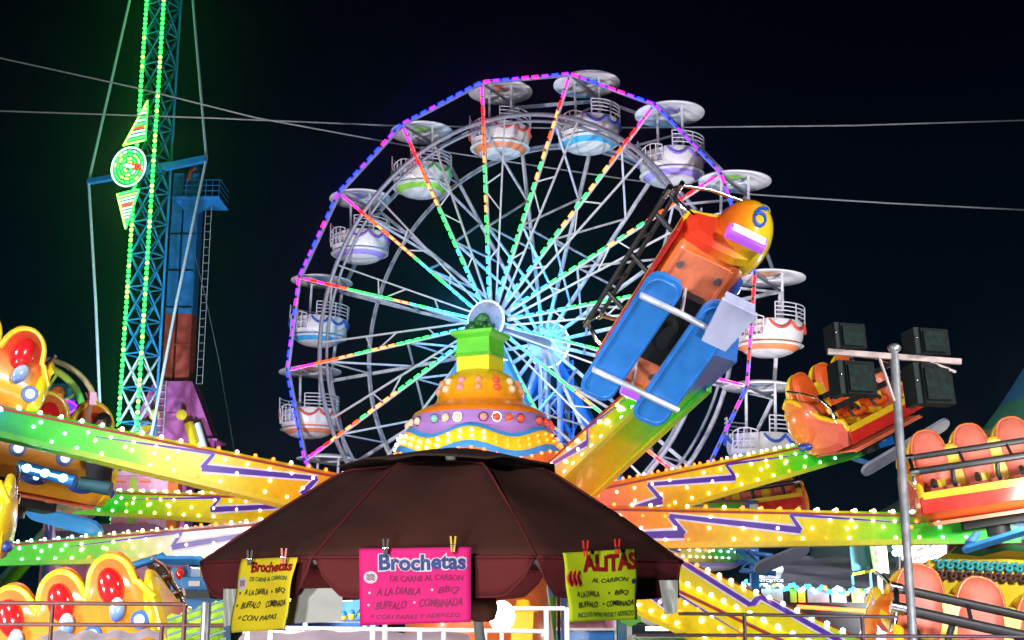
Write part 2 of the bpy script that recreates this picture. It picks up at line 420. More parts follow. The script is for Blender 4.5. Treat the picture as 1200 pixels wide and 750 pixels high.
def make_gondola(kk):
    cm, band, swag = gondola_mats(kk)
    t = empty('gondola', Matrix(), None, 'gondola')
    b = MB(); Rc = 1.08
    b.lathe([(.02, .33), (.35, .31), (.7, .26), (Rc, .15), (Rc, .11), (.7, .205), (.35, .26), (.02, .28)], 40)
    b.build('canopy', cm, t)
    b = MB()
    for x, y in ((-.42, 0), (.42, 0)):
        b.tube([(x, y, .26), (x, y, ZT - .5)], .045, 8)
    b.tube([(-.42, 0, .06), (.42, 0, .06)], .035, 8)
    b.build('hanger_post', M['steel'], t)
    # tub with a notch (gate) : revolve with height varying
    b = MB(); n = 56; prof = [(.97, 0), (1.0, -.10), (.99, -.28), (.96, -.46), (.91, -.58), (.82, -.72), (.68, -.83), (.44, -.92), (.02, -.96)]
    def lip(a):  # lower lip at the gate side
        d = abs((a - R(258) + PI) % (2 * PI) - PI)
        d2 = abs((a - R(78) + PI) % (2 * PI) - PI)
        return 0.44 if (d < R(22) or d2 < R(22)) else 0
    vs = []; fs = []; ms = []
    for j, (r, z) in enumerate(prof):
        for k in range(n):
            a = 2 * PI * k / n; zz = z - lip(a) * max(0, 1 - j / 4.0)
            vs.append((r * math.cos(a), r * math.sin(a), ZT + zz))
    for j in range(len(prof) - 1):
        for k in range(n): fs.append((j * n + k, (j + 1) * n + k, (j + 1) * n + (k + 1) % n, j * n + (k + 1) % n)); ms.append(1 if j in (4, 5) else 0)
    o_ = len(b.v); b.v += [Vector(v) for v in vs]
    for f_, m_ in zip(fs, ms): b.f.append(list(f_)); b.m.append(m_); b.sm.append(True)
    b.lathe([(.93, -.02), (.88, -.7)], n, (0, 0, ZT)); b.lathe([(1.0, -.6), (.02, -.6)], 24, (0, 0, ZT - .05))
    b.build('tub', [M['tub'], band], t)
    for s0 in [q for q in range(0, 360, 36)]:
        b = MB(); pts = []
        for i in range(9):
            a = R(s0 + 36 * i / 8 + 73); u = i / 8
            if lip(a) > 0: continue
            pts.append((1.025 * math.cos(a), 1.025 * math.sin(a), ZT - .05 - .22 * (1 - (2 * u - 1) ** 2)))
        if len(pts) > 3: b.tube(pts, [.045 if 0 < i < len(pts) - 1 else .03 for i in range(len(pts))], 6); b.build('painted_swag', swag, t)
    b = MB()
    for zz in (.10, .22, .34, .46):
        for (s0, s1) in ((-62, 52), (128, 216)):
            b.tube([(1.02 * math.cos(R(s0 + (s1 - s0) * i / 18)), 1.02 * math.sin(R(s0 + (s1 - s0) * i / 18)), ZT + zz) for i in range(19)], .02, 6)
    for a in (-62, -24, 14, 52, 128, 172, 216): b.tube([(1.02 * math.cos(R(a)), 1.02 * math.sin(R(a)), ZT - .1), (1.02 * math.cos(R(a)), 1.02 * math.sin(R(a)), ZT + .46)], .022, 6)
    b.build('railing', M['steel'], t)
    for ga in (258, 78):
        b = MB()
        def gp(u, z): a = R(ga - 22 + 44 * u); return (1.04 * math.cos(a), 1.04 * math.sin(a), ZT + z)
        for u in (0, .25, .5, .75, 1): b.tube([gp(u, -.48), gp(u, .02 + .1 * math.sin(PI * u))], .018, 5)
        for z in (-.48, -.24, .02): b.tube([gp(i / 6, z + (.1 * math.sin(PI * i / 6) if z > 0 else 0)) for i in range(7)], .02, 5)
        b.tube([gp(.0, -.48), gp(.5, -.05), gp(1, -.48)], .016, 5)
        b.build('gate', M['white'], t)
    b = MB(); b.tube([(.62 * math.cos(R(i * 15 + 145)), .62 * math.sin(R(i * 15 + 145)), ZT - .25) for i in range(0, 13)], .10, 8)
    b.build('seat', M['greysteel'], t)
    return t
glab = {0: 'orange striped gondola with a pale pink canopy, left of the top of the ferris wheel',
 1: 'blue striped gondola at the very top of the ferris wheel, right of the orange one',
 2: 'violet trimmed gondola at the upper right of the wheel beside the top blue one',
 3: 'green canopied gondola behind the raised ride car numbered 6',
 4: 'gondola with red swags, right side of the wheel below the car numbered 6',
 5: 'blue canopied gondola low on the right side, directly above the long striped ride arm',
 6: 'gondola behind the rising right hand arm, its violet canopy beside the lit rim',
 7: 'green gondola near the foot of the wheel behind the right hand ride arms',
 8: 'orange gondola at the bottom right of the wheel behind the maroon umbrella',
 9: 'blue gondola at the very bottom of the wheel hidden behind the maroon umbrella',
 10: 'violet gondola at the bottom left of the wheel behind the umbrella top',
 -5: 'green canopied gondola lowest on the left, just above the maroon umbrella',
 -4: 'gondola with red swags on the left side, second lowest in view',
 -3: 'blue swagged gondola at the left of the wheel, between violet and red ones',
 -2: 'violet swagged gondola at the upper left of the wheel, above the blue one',
 -1: 'green swagged gondola at the upper left of the wheel, beside the overhead cables'}
protos = {}
for k in list(range(-5, 11)):
    kk = k % 4; a = WP['ph'] + 2 * PI * k / NW
    loc = WPt(a, RW, 0)
    M4 = Matrix.Translation(loc) @ Matrix.Rotation(-WP['yaw'] + R({0: 0, 1: 3, 2: -4, 3: 2}[kk]) , 4, 'Z') @ Matrix.Rotation(R(rnd.uniform(-2.5, 2.5)), 4, 'Y')
    if kk not in protos: protos[kk] = t = make_gondola(kk)
    else: t = dup(protos[kk])
    place(t, M4); tag(t, glab[k], 'gondola', 'gondolas hanging on the ferris wheel')

# ------------------------------------------------------------------ overhead cables
def cable(pts, Y, r, label, s=0):
    b = MB(); ps = [P(x, y, Y) for x, y in pts]; q = []
    for i in range(len(ps) - 1):
        for j in range(6): q.append(ps[i].lerp(ps[i + 1], j / 6))
    q.append(ps[-1]); b.tube(q, r, 6)
    thingmesh(b, 'overhead_cable', M['cable'], label, 'cable', 'overhead cables behind the ferris wheel')
M['cable'] = mat('cable_sheath', (.55, .55, .55), .5)
cable([(-160, 30), (0, 68), (160, 103), (300, 138), (490, 173), (620, 193), (740, 211), (884, 228), (1040, 238), (1200, 246), (1380, 258)], 47, .035, 'thin pale cable sloping down from the upper left to the right across the sky')
cable([(-160, 125), (0, 130), (240, 138), (455, 147), (640, 150), (820, 149), (1000, 147), (1200, 141), (1380, 135)], 48, .035, 'nearly level pale cable crossing the sky behind the top gondolas')
cable([(-160, 5), (228, 298), (240, 345), (256, 420), (268, 490), (280, 560)][1:], 60, .02, 'faint dark wire hanging down beside the purple tower base')

# ------------------------------------------------------------------ slingshot lattice tower
TY = 70.0
tb = P(148, 700, TY); tb.z = 0
TROT = R(-28); tw_ = 1.36
mast = empty('lattice_tower', (tb.x, tb.y, 0), 'tall slender blue lattice tower edged with rows of green led bulbs', 'tower')
ex = Vector((math.cos(TROT), math.sin(TROT), 0)); ey = Vector((-math.sin(TROT), math.cos(TROT), 0))
HT = 42
cor = [tb + ex * (i * tw_ / 2) + ey * (j * tw_ / 2) for i, j in ((-1, -1), (1, -1), (1, 1), (-1, 1))]
b = MB()
for c_ in cor: b.bar(c_, c_ + Vector((0, 0, HT)), .13)
mo = b.build('tower_leg', [M['towerblue']], mast, True)
b = MB(); nb = 22
for i in range(nb):
    z0 = i * HT / nb; z1 = (i + 1) * HT / nb
    for q in range(4):
        A = cor[q]; B_ = cor[(q + 1) % 4]
        b.bar(A + Vector((0, 0, z0)), B_ + Vector((0, 0, z1)), .07, mi=1 if z0 < 14 else 0); b.bar(A + Vector((0, 0, z1)), B_ + Vector((0, 0, z0)), .07, mi=1 if z0 < 14 else 0)
        b.bar(A + Vector((0, 0, z1)), B_ + Vector((0, 0, z1)), .07)
b.build('lattice', [M['towerblue'], M['steel']], mast, True)
dA = Vector((0, -1, 0))
for q in (0, 1):
    b = MB(); z = 2.0; i = 0
    while z < HT:
        b.ball(cor[q] + dA * .14 + Vector((0, 0, z)), (.11, .09, .12), 6, 4, mi=(0 if rnd.random() < .75 else 1)); z += .30
    b.build('led_row', [LED['tgreen'], LED['tyel']], mast, True)['kind'] = 'stuff'
# emblem
ec = P(151, 196, TY - 1.6)
b = MB(); T0 = Matrix.Translation(ec) @ Matrix.Rotation(R(8), 4, 'Z') @ Matrix.Rotation(R(14), 4, 'Y') @ Matrix.Diagonal((.84, 1, 1.10, 1))
def ringpts(r, a0, a1, y=-.1, n=20): return [T0 @ Vector((r * math.cos(a0 + (a1 - a0) * i / n), y, r * math.sin(a0 + (a1 - a0) * i / n))) for i in range(n + 1)]
b.slab([(1.08 * math.cos(2 * PI * i / 40), 1.08 * math.sin(2 * PI * i / 40)) for i in range(40)], -.06, .06, M4=T0)
eo = b.build('round_emblem', M['teal'], mast, True)
b = MB()
b.tube(ringpts(1.06, 0, 2 * PI, n=48)[:-1], .05, 6, closed=True, mi=2)
for r_, n_ in ((.86, 18), (.66, 12), (.46, 8), (.27, 5)):
    for i in range(n_):
        a0 = 2 * PI * i / n_; c_ = rnd.choice([0, 0, 1, 2]) if not (r_ < .7 and i == 0) else 3
        b.tube(ringpts(r_, a0, a0 + 2 * PI / n_ * .72, n=5), .055, 6, mi=c_)
for dx in (-.2, 0, .2):
    b.tube([T0 @ Vector((dx - .15, -.14, -.05)), T0 @ Vector((dx + .15, -.14, .1))], .05, 6, mi=2)
for i in range(5): b.ball(T0 @ Vector((.52 + i * .09, -.15, .12 - .03 * i + .05 * (i % 2))), .06, 6, 4, mi=3)
b.build('led_rings', [LED['tgreen'], LED['tyel'], emi('led_white_green', (.5, 1, .6), 3), LED['red']], eo, True)
for sg, nm in ((1, 'up'), (-1, 'down')):
    b = MB(); tip = P(172, 118, TY - 1.4) if sg > 0 else P(146, 268, TY - 1.4)
    bc = P(157, 168, TY - 1.4) if sg > 0 else P(150, 224, TY - 1.4)
    ax_ = tip - bc; pr = Vector((1, 0, .25)).normalized()
    N_ = 10
    vs = []
    for i in (0, 1):
        for u, v_ in ((-.62, 0), (.62, .02), (.05, 1)): vs.append(bc + pr * u + ax_ * v_ + Vector((0, .05 + .08 * i, 0)))
    b.add(vs, [(0, 1, 2), (5, 4, 3), (0, 3, 4, 1), (1, 4, 5, 2), (2, 5, 3, 0)])
    so_ = b.build('spear_panel', M['teal'], mast, True)
    b = MB()
    for i in range(N_):
        t = i / N_ * .86 + .02; hw = .58 * (1 - t)
        c_ = bc + ax_ * t + pr * (.05 * t)
        b.tube([c_ - pr * hw, c_ - ax_.normalized() * .10 * sg * 0 - Vector((0, .02, 0)), c_ + pr * hw], .045, 6, mi=rnd.choice([0, 1, 2, 2]) if i != 4 else 3)
    b.tube([vs[0] - Vector((0, .03, 0)), vs[2] - Vector((0, .03, 0))], .05, 6, mi=1); b.tube([vs[1] - Vector((0, .03, 0)), vs[2] - Vector((0, .03, 0))], .05, 6, mi=0)
    b.build('led_slats', [LED['tgreen'], LED['tyel'], MC['led_white_green'], LED['red']], so_, True)
# spreader bars and stays
b = MB(); sl = P(104, 213, TY + .5); sr = P(242, 186, TY - .5)
b.bar(sl, P(133, 208, TY - .2), .34, .26); b.bar(P(150, 205, TY), sr, .40, .34)
b.build('spreader_bar', M['towerblue'], mast, True)
for pts, m_ in (([P(160, -40, TY), P(152, 0, TY), sl, P(112, 350, TY), P(119, 520, TY)], 'stayw'), ([P(222, -40, TY), P(226, 0, TY), sr, P(207, 353, TY), P(168, 560, TY)], 'stayw')):
    M.setdefault('stayw', mat('stay_pipe', (.55, .58, .66), .4))
    b = MB(); b.tube(pts, .085, 8); b.build('stay_pipe', M[m_], mast, True)
# ------------------------------------------------------------------ blue and red drop column
CY = 76.0
cb = P(193, 700, CY); cb.z = 0
col = empty('drop_ride_column', cb, 'thick column painted blue above and dull red below on a purple base', 'ride tower')
def zc(py): return P(193, py, CY).z
b = MB(); wx = .78
for (y0, y1, mi) in ((207, 370, 0), (370, 450, 1)):
    z1, z0 = zc(y0), zc(y1)
    b.box((cb.x - .45, cb.y, (z0 + z1) / 2), (.62, 1.3, z1 - z0), mi=mi); b.box((cb.x + .42, cb.y, (z0 + z1) / 2), (.85, 1.3, z1 - z0), mi=mi)
    b.box((cb.x - .07, cb.y + .2, (z0 + z1) / 2), (.16, .8, z1 - z0 - .01), mi=2)
z = zc(450)
while z < zc(210):
    b.box((cb.x - .02, cb.y - .66, z), (1.66, .06, .10), mi=2 if z > zc(370) else 1); z += 2.3
b.build('column_shaft', [M['towerblue'], M['towerred'], M['dark']], col, True)
b = MB(); zb = zc(450)
b.box((cb.x, cb.y, zb / 2), (2.3, 2.0, zb), mi=0)
for sd in (-1, 1):
    x0 = cb.x + sd * 1.15
    b.slab([(x0, zb), (x0 + sd * 1.5, zb - 3.6), (x0 + sd * 1.5, zb - 4.6), (x0, zb - 5.0)][::sd], cb.y - .9, cb.y - .6)
    b.slab([(x0, zb), (x0 + sd * 1.5, zb - 3.6), (x0 + sd * 1.5, zb - 4.6), (x0, zb - 5.0)][::sd], cb.y + .6, cb.y + .9)
    b.box((x0 + sd * .9, cb.y, zb - 3.5), (1.6, 2.4, .12))
b.box((cb.x, cb.y - 1.02, zb - 2.5), (1.5, .1, 1.2))
b.build('column_base', M['magenta'], col, True)
for sd in (-1, 1):
    b = MB(); a0 = Vector((cb.x + sd * 1.2, cb.y - 1.3, zb - 2.6)); e1 = P(236, 548, CY - 2.2) if sd > 0 else P(150, 524, CY - 2.2)
    e2 = a0 + (e1 - a0) * (a0.z / max(.1, a0.z - e1.z)); b.tube([a0, e2], .30, 10); b.tube([a0 + Vector((sd * .5, 0, 0)), e2 + Vector((sd * .6, 0, 0))], .20, 8, mi=1)
    b.build('strut', [M['yellow'], M['white']], col, True)
    b = MB(); b.ball(a0 + Vector((-sd * .4, -.3, .5)), .32, 10, 8); b.build('yellow_lamp', emi('dim_yellow_lamp', (.9, .75, .05), .5), col, True)
b = MB()
for sd in (-.25, .25): b.bar((cb.x - .6 + sd, cb.y - 1.1, 0), (cb.x - .6 + sd, cb.y - 1.1, zb), .06)
for i in range(36): b.bar((cb.x - .85, cb.y - 1.1, .4 + i * .4), (cb.x - .35, cb.y - 1.1, .4 + i * .4), .05)
for sd in (.2, .55): b.bar((cb.x + 1 + sd, cb.y - .1, zb), (cb.x + 1 + sd, cb.y - .1, zc(240)), .035)
for i in range(int((zc(240) - zb) / .5)): b.bar((cb.x + 1.2, cb.y - .1, zb + i * .5), (cb.x + 1.55, cb.y - .1, zb + i * .5), .025)
b.build('ladder', M['steel'], col, True)
b = MB(); pz = zc(240)
b.box((cb.x + .9, cb.y - .3, pz), (2.9, 2.6, .10)); b.slab([(cb.x - .5, pz - .06), (cb.x + 2.3, pz - .06), (cb.x + .6, pz - 1.2)], cb.y - 1.2, cb.y - 1.1)
for i in range(8): b.bar((cb.x - .5 + i * .4, cb.y - 1.55, pz), (cb.x - .5 + i * .4, cb.y - 1.55, pz + 1.1), .03)
for zz in (.4, .75, 1.1): b.bar((cb.x - .5, cb.y - 1.55, pz + zz), (cb.x + 2.35, cb.y - 1.55, pz + zz), .03); b.bar((cb.x + 2.35, cb.y - 1.55, pz + zz), (cb.x + 2.35, cb.y + .9, pz + zz), .03)
b.build('platform', M['towerblue'], col, True)
b = MB(); tz = zc(207); b.tube([(cb.x + .42, cb.y, tz), (cb.x + .42, cb.y, tz + .5), (cb.x + .2, cb.y - .2, tz + .9)], [.45, .38, .1], 14); b.tube([(cb.x + .1, cb.y - .8, tz - .8), (cb.x + .3, cb.y - .8, tz + .1), (cb.x + .6, cb.y - .8, tz + .3)], .12, 8, mi=1)
b.build('column_head', [M['towerblue'], M['towerred']], col, True)

# small kiddie wheel far left
b_c = P(30, 494, 34)
kid = empty('kiddie_wheel', (b_c.x, b_c.y, 0), 'small children\'s wheel with green and yellow tube arms far left', 'fairground ride')
b = MB(); rk = 1.55
b.tube([b_c + Vector((rk * math.sin(R(t)), 0, rk * math.cos(R(t)) )) for t in range(0, 360, 8)], .10, 8, closed=True)
b.build('wheel_rim', ramp('kid_green', 2, b_c.z - 1.5, b_c.z + 2, [(0, (.03, .45, .10)), (.6, (.1, .6, .1)), (1, (.8, .7, .05))]), kid, True)
b = MB(); b.tube([b_c + Vector((1.80 * math.sin(R(t)), .5, 1.80 * math.cos(R(t)))) for t in range(0, 360, 8)], .08, 8, closed=True); b.build('wheel_rim', M['beige'], kid, True)
b = MB()
for t in range(0, 360, 30): b.bar(b_c, b_c + Vector((rk * math.sin(R(t)), 0, rk * math.cos(R(t)))), .06)
b.build('spoke', M['lime'], kid, True)
b = MB()
for sd in (-1, 1): b.bar(b_c + Vector((0, sd * .5, 0)), (b_c.x + sd * 1.6, b_c.y + sd * .8, 0), .14)
b.build('support_leg', M['steel'], kid, True)
b = MB(); sgn = P(69, 477, 33)
b.tube([sgn + Vector((.42 * math.cos(R(t)) * (1 + .12 * math.cos(2 * R(t))), 0, .20 * math.sin(R(t)) * (1 - .35 * math.cos(2 * R(t)) ** 2))) for t in range(0, 360, 10)], .03, 6, closed=True, mi=1)
b.box(sgn + Vector((0, .06, 0)), (.8, .04, .34)); b.bar(sgn + Vector((0, .1, 0)), (sgn.x, sgn.y + .1, 0), .07)
thingmesh(b, 'neon_sign', [M['purple'], LED['violet']], 'small purple neon sign beside the arched red backed ride car', 'sign')
b = MB(); pp = P(69, 462, 35)
b.box(pp, (.8, .3, .55)); b.ball(pp + Vector((0, -.15, 0)), (.22, .1, .22), 12, 8, mi=1); b.bar((pp.x, pp.y, 0), (pp.x, pp.y, pp.z), .12)
thingmesh(b, 'painted_board', [M['teal'], M['orange']], 'small teal panel with an orange round face shape above the neon sign', 'panel')

# ------------------------------------------------------------------ spinning arm ride
HX = P(562, 600, 18)
ride = empty('spinning_arm_ride', (HX.x, HX.y, 0), 'big spinning ride with bell shaped orange centre and long bulb studded arms', 'fairground ride')
hz = lambda py: P(562, py, 18).z
px_ = lambda w_: w_ * 18 / 1500.0
c0 = Vector((HX.x, HX.y, 0))
b = MB()
b.lathe([(1.5, 0), (1.5, .5), (1.1, .6), (.9, hz(650)), (1.35, hz(640)), (1.35, hz(590)), (px_(108), hz(560))], 40, c0, mi=0)
b.build('centre_column', M['orange'], ride, True)
# bell skirt with painted waves
b = MB(); nS = 72; rows = [(px_(104), 550), (px_(103), 541), (px_(100), 533), (px_(96.5), 524), (px_(93), 517), (px_(88), 512), (px_(85), 508)]
def wav(k): return 5.5 * math.cos(2 * PI * k / nS * 6 + .6)
vs = []
for j, (r, y) in enumerate(rows):
    for k in range(nS):
        a = 2 * PI * k / nS
        yy = y + (wav(k) if 0 < j < 6 else 0)
        vs.append(c0 + Vector((r * math.cos(a), r * math.sin(a), hz(yy))))
fs = []; ms = [3, 1, 2, 2, 1, 4]
o_ = len(b.v); b.v += vs
for j in range(6):
    for k in range(nS):
        b.f.append([j * nS + k, j * nS + (k + 1) % nS, (j + 1) * nS + (k + 1) % nS, (j + 1) * nS + k]); b.m.append(ms[j]); b.sm.append(True)
M['violetpaint'] = mat('violet_gelcoat', (.42, .22, .62), .3, 0, .12, 4, coat=.5)
M['bellor'] = ramp('bell_airbrush', 2, hz(508) - 0, hz(430), [(0, (.9, .16, .01)), (.4, (.92, .28, .01)), (.75, (.86, .48, .01)), (1, (.78, .58, .01))], .28, .6)
b.build('bell_skirt', [M['orange'], M['skyblue'], M['yellow'], M['orange'], M['violetpaint']], ride, True)
b = MB(); b.lathe([(px_(85), hz(508)), (px_(82), hz(494)), (px_(80), hz(491))], 64, c0)
lbnd = b.build('lamp_band', M['violetpaint'], ride, True)
b = MB()
b.lathe([(px_(80), hz(491)), (px_(78), hz(487)), (px_(66), hz(480)), (px_(56), hz(477)), (px_(52), hz(472)), (px_(49), hz(462)), (px_(45), hz(452)), (px_(38), hz(443)), (px_(28), hz(437)), (px_(10), hz(434)), (.01, hz(433))], 64, c0)
do = b.build('bell_dome', M['bellor'], ride, True)
b = MB(); S2 = 1.414
def sqr(rows_, mi):
    b.lathe([(px_(r) * S2, hz(y)) for r, y in rows_], 4, c0, mi=mi, smooth=False, M4=Matrix.Translation(c0) @ Matrix.Rotation(R(-24), 4, 'Z') @ Matrix.Translation(-c0))
sqr([(21, 440), (21, 420), (.01, 420)], 0)
b.build('neck', mat('lime_yellow_gelcoat', (.78, .72, .01), .3, 0, .1, 4, coat=.5), ride, True)
b = MB(); sqr([(.01, 420), (25, 420), (22, 416), (21, 399), (27, 395), (27, 391), (22, 389), (.01, 386)], 0)
cp = b.build('neck_cap', M['green'], ride, True)
b = MB()
for i in range(26):
    a = rnd.uniform(0, 2 * PI); rr = rnd.uniform(0, .20)
    b.ball(c0 + Vector((rr * math.cos(a), rr * math.sin(a), hz(388) + rnd.uniform(0, .24) * (1 - rr * 2))), (rnd.uniform(.03, .08),) * 3, 6, 4)
b.tube([c0 + Vector((0, 0, hz(388))), c0 + Vector((-.05, 0, hz(372)))], [.14, .05], 8)
b.build('finial', mat('dark_green_paint', (.03, .18, .04), .4, 0, .4, 9), cp, True)
def surf_lamp(b, r, a, z, s, mi): b.ball(c0 + Vector((r * math.cos(a), r * math.sin(a), z)), (s, s, s), 10, 6, mi)
LC = [emi('lamp_white', (1, .80, .6), .22), emi('lamp_teal', (.30, .75, .70), .2), emi('lamp_pink', (1, .40, .45), .18), emi('lamp_red', (1, .10, .04), .35), emi('lamp_peach', (1, .42, .2), .2)]
for i in range(36):
    b = MB(); a = R(-90) + (i - 18) * R(10) + R(4)
    if i % 9 in (4, 8): continue
    deg = math.degrees(a)
    mi = 0 if deg < -120 else (1 if deg < -100 else (2 if deg < -85 else 3))
    if -130 < deg < -105: mi = [0, 0, 1][i % 3]
    surf_lamp(b, px_(84), a, hz(500), .058, mi); b.tube([c0 + Vector((px_(83) * math.cos(a), px_(83) * math.sin(a), hz(500))), c0 + Vector((px_(85) * math.cos(a), px_(85) * math.sin(a), hz(500)))], .068, 14, mi=5)
    b.build('large_lamp', LC + [M['chrome']], lbnd, True)
for i in range(14):
    a = 2 * PI * i / 14 + .2
    for r_, y in ((45, 452), (49, 461)):
        b = MB(); surf_lamp(b, px_(r_), a, hz(y) , .055, [0, 3, 4, 2, 0, 4][(i * 5) % 6]); b.build('dome_lamp', LC, do, True)
for lbl, sh, sel in (('wave_bulbs', -2.6, 0), ('wave_bulbs', 2.6, 0), ('skirt_bulbs', 13, 1)):
    b = MB()
    for k in range(92):
        a = 2 * PI * k / 92; kk = k / 92 * nS
        if k % 2: continue
        y = 528 + sh * 1.3 + 5.5 * math.cos(2 * PI * kk / nS * 6 + .6); r_ = px_(98.6 + sh * .38)
        b.ball(c0 + Vector((r_ * math.cos(a), r_ * math.sin(a), hz(y - 3))), .024, 6, 4, mi=0 if math.cos(a) < .15 and sel == 0 else 1)
    b.build(lbl, [LED['bulb'], LED['bulbo']], ride, True)['kind'] = 'stuff'

ARMG = [(0, (.92, .16, .16)), (.08, (.92, .20, .06)), (.17, (.94, .34, .01)), (.30, (.94, .58, .01)), (.44, (.92, .74, .01)), (.54, (.70, .78, .01)), (.61, (.22, .74, .01)), (.70, (.05, .68, .02)), (.82, (.01, .50, .03)), (.87, (.01, .36, .16)), (.89, (.01, .16, .62)), (1, (.01, .16, .62))]
ARM_GLARE = [(0, (.90, .62, .66)), (.10, (.85, .84, .88)), (.42, (.85, .86, .88)), (.50, (.80, .80, .25)), (.58, (.22, .74, .03)), (.9, (.03, .55, .06)), (1, (.03, .52, .08))]  # white stops put overexposed glare into the arm's paint
ARML = [(0, (.92, .18, .18)), (.10, (.92, .26, .06)), (.22, (.94, .50, .01)), (.4, (.94, .72, .01)), (.78, (.90, .78, .01)), (.9, (.35, .66, .05)), (1, (.10, .55, .06))]
def zigzag(L, h):
    return [(.02, -.16), (.20, -.13), (.17, .20), (.44, -.06), (.42, .26), (.68, .10)]
def make_arm(root, tip, h0, h1, w0=.36, w1=.26, roll=0, grad='arm', bulbs=True, two=False, label=None, L0=None):
    root = Vector(root); tip = Vector(tip)
    X = (tip - root); L = X.length; X.normalize()
    Yd = Vector((0, 0, 1)).cross(X).normalized(); Z = X.cross(Yd)
    if roll:
        q = Matrix.Rotation(R(roll), 3, X); Yd = q @ Yd; Z = q @ Z
    M4 = basis(root, X, Yd, Z)
    arm = MB(); hh = lambda t: (h0 + (h1 - h0) * t) / 2; ww = lambda t: (w0 + (w1 - w0) * t) / 2
    Ns = 12; vs = []; prof = lambda t: [(-ww(t), -hh(t) * .86), (ww(t), -hh(t) * .86), (ww(t), hh(t) * .80), (ww(t) * .7, hh(t)), (-ww(t) * .7, hh(t)), (-ww(t), hh(t) * .80)]
    for i in range(Ns + 1):
        t = i / Ns
        for (y, z) in prof(t): vs.append((t * L, y, z))
    fs = []
    for i in range(Ns):
        for k in range(6): fs.append((i * 6 + k, (i + 1) * 6 + k, (i + 1) * 6 + (k + 1) % 6, i * 6 + (k + 1) % 6))
    fs += [tuple(range(6)), tuple(range(Ns * 6 + 5, Ns * 6 - 1, -1))]
    arm.add(vs, fs)
    gm = ramp('arm_paint_%s_%.1f' % (grad, L), 0, 0, L, {'arm': ARMG, 'armglare': ARM_GLARE, 'long': ARML}[grad], .3, .5, streak=.14, nscale=1.6)
    o = arm.build('arm', gm, ride)
    o.matrix_parent_inverse = Matrix(); o.matrix_basis = MW[ride.name].inverted() @ M4; MW[o.name] = M4.copy()
    if label: o['label'] = label
    # trim rails
    b = MB()
    for sy in (-1, 1):
        b.bar((0, sy * ww(0), -hh(0) * .9), (L * .88, sy * ww(.88), -hh(.88) * .9), .06, .07)
    b.build('edge_trim', ramp('trim_paint_%.1f' % L, 0, 0, L, [(0, (.88, .30, .03)), (.3, (.90, .58, .02)), (.6, (.72, .70, .03)), (.75, (.10, .55, .04)), (1, (.02, .42, .08))]), o)
    b = MB()
    if grad == 'long':
        for wd, off, mi in ((.085, .004, 1), (.050, .008, 0)):
            pts = [Vector((u * L, v * w0, hh(u) + off)) for u, v in ((.10, .22), (.36, -.02), (.33, .30), (.66, -.10), (.63, .26), (.92, .0))]
            for i in range(5):
                A, B_ = pts[i], pts[i + 1]; d = (B_ - A).normalized(); n_ = Vector((-d.y, d.x, 0))
                b.add([p + Vector((0, 0, .0008 * i)) for p in (A + n_ * wd * .7, A - n_ * wd * .7, B_ - n_ * wd * .7, B_ + n_ * wd * .7)], [(0, 1, 2, 3)], mi)
        b.build('lightning_bolt', [mat('violet_blue_paint', (.09, .03, .42), .35, 0, .1, 4), mat('pale_lilac_outline', (.80, .72, .80), .4)], o); b = MB()
    for sy in (-1, 1):
        b.bar((0, sy * ww(0) * 1.02, hh(0) * .78), (L * .88, sy * ww(.88) * 1.02, hh(.88) * .78), .015, .03)
    b.build('pinstripe', mat('dark_red_stripe', (.35, .03, .03), .5), o)
    # lightning bolts, 3 mm proud
    b = MB()
    for sy in (-1, 1):
        for mi, wd, off in ((1, .070, .004), (0, .040, .008)):
            zz = zigzag(L, h0)
            pts = [Vector((u * L, sy * (ww(u) + off), v * 2 * hh(u) * 1.35)) for u, v in zz]
            for i in range(len(pts) - 1):
                w_ = wd * (1 - .10 * i) * (1.0 if (i % 2 == 0) else .9)
                A, B_ = pts[i], pts[i + 1]; d = (B_ - A).normalized(); n_ = Vector((-d.z, 0, d.x))
                wa = w_ * (.8 if i % 2 == 0 else 1); wb = w_ * (1.3 if i % 2 == 0 else .8)
                if i == len(pts) - 2: wb = .004
                if mi == 1 and i: A = A - d * .01
                q = [A + n_ * wa, A - n_ * wa, B_ - n_ * wb, B_ + n_ * wb]
                q = [p + Vector((0, sy * .0008 * i, 0)) for p in q]
                b.add(q, [(0, 1, 2, 3)], mi)
    b.build('lightning_bolt', [mat('violet_blue_paint', (.09, .03, .42), .35, 0, .1, 4), mat('pale_lilac_outline', (.80, .72, .80), .4)], o)
    if bulbs:
        rows_ = [(.02, .44, .52, .14), (.02, .80, -.62, .14), (.04, .66, -.05, .21), (.50, .82, .42, .13), (.55, .84, .05, .17)]
        b = MB()
        for (u0, u1, v, sp) in rows_:
            x = u0 * L
            while x < u1 * L:
                t = x / L
                if rnd.random() > .12:
                    for sy in (-1, 1): b.ball((x, sy * (ww(t) + .01), v * hh(t)), .022, 6, 4, mi=2 if t > .68 else (0 if rnd.random() < .9 else 1))
                x += sp * 2.1
        b.build('side_bulbs', [LED['bulb'], LED['bulbo'], LED['bulbw']], o)['kind'] = 'stuff'
        b = MB(); x = .1
        while x < L * .86:
            t = x / L
            for sy in (-1, 1): b.ball((x, sy * ww(t) * .72, hh(t) + .012), .026, 6, 4, mi=1 if t < .45 and rnd.random() < .75 else (2 if t > .66 else 0))
            x += .24
        b.build('top_bulbs', [LED['bulb'], LED['bulbo'], LED['bulbw']], o)['kind'] = 'stuff'
    # plate on the blue tip
    b = MB()
    for sy in (-1, 1): b.box((L * .94, sy * (ww(.94) + .008), .02), (.32, .012, .12))
    b.build('number_plate', M['white'], o)
    return o
make_arm(P(440, 592, 17.1), P(-75, 478, 14.4), .60, .31, label='green tipped arm rising to the upper left')
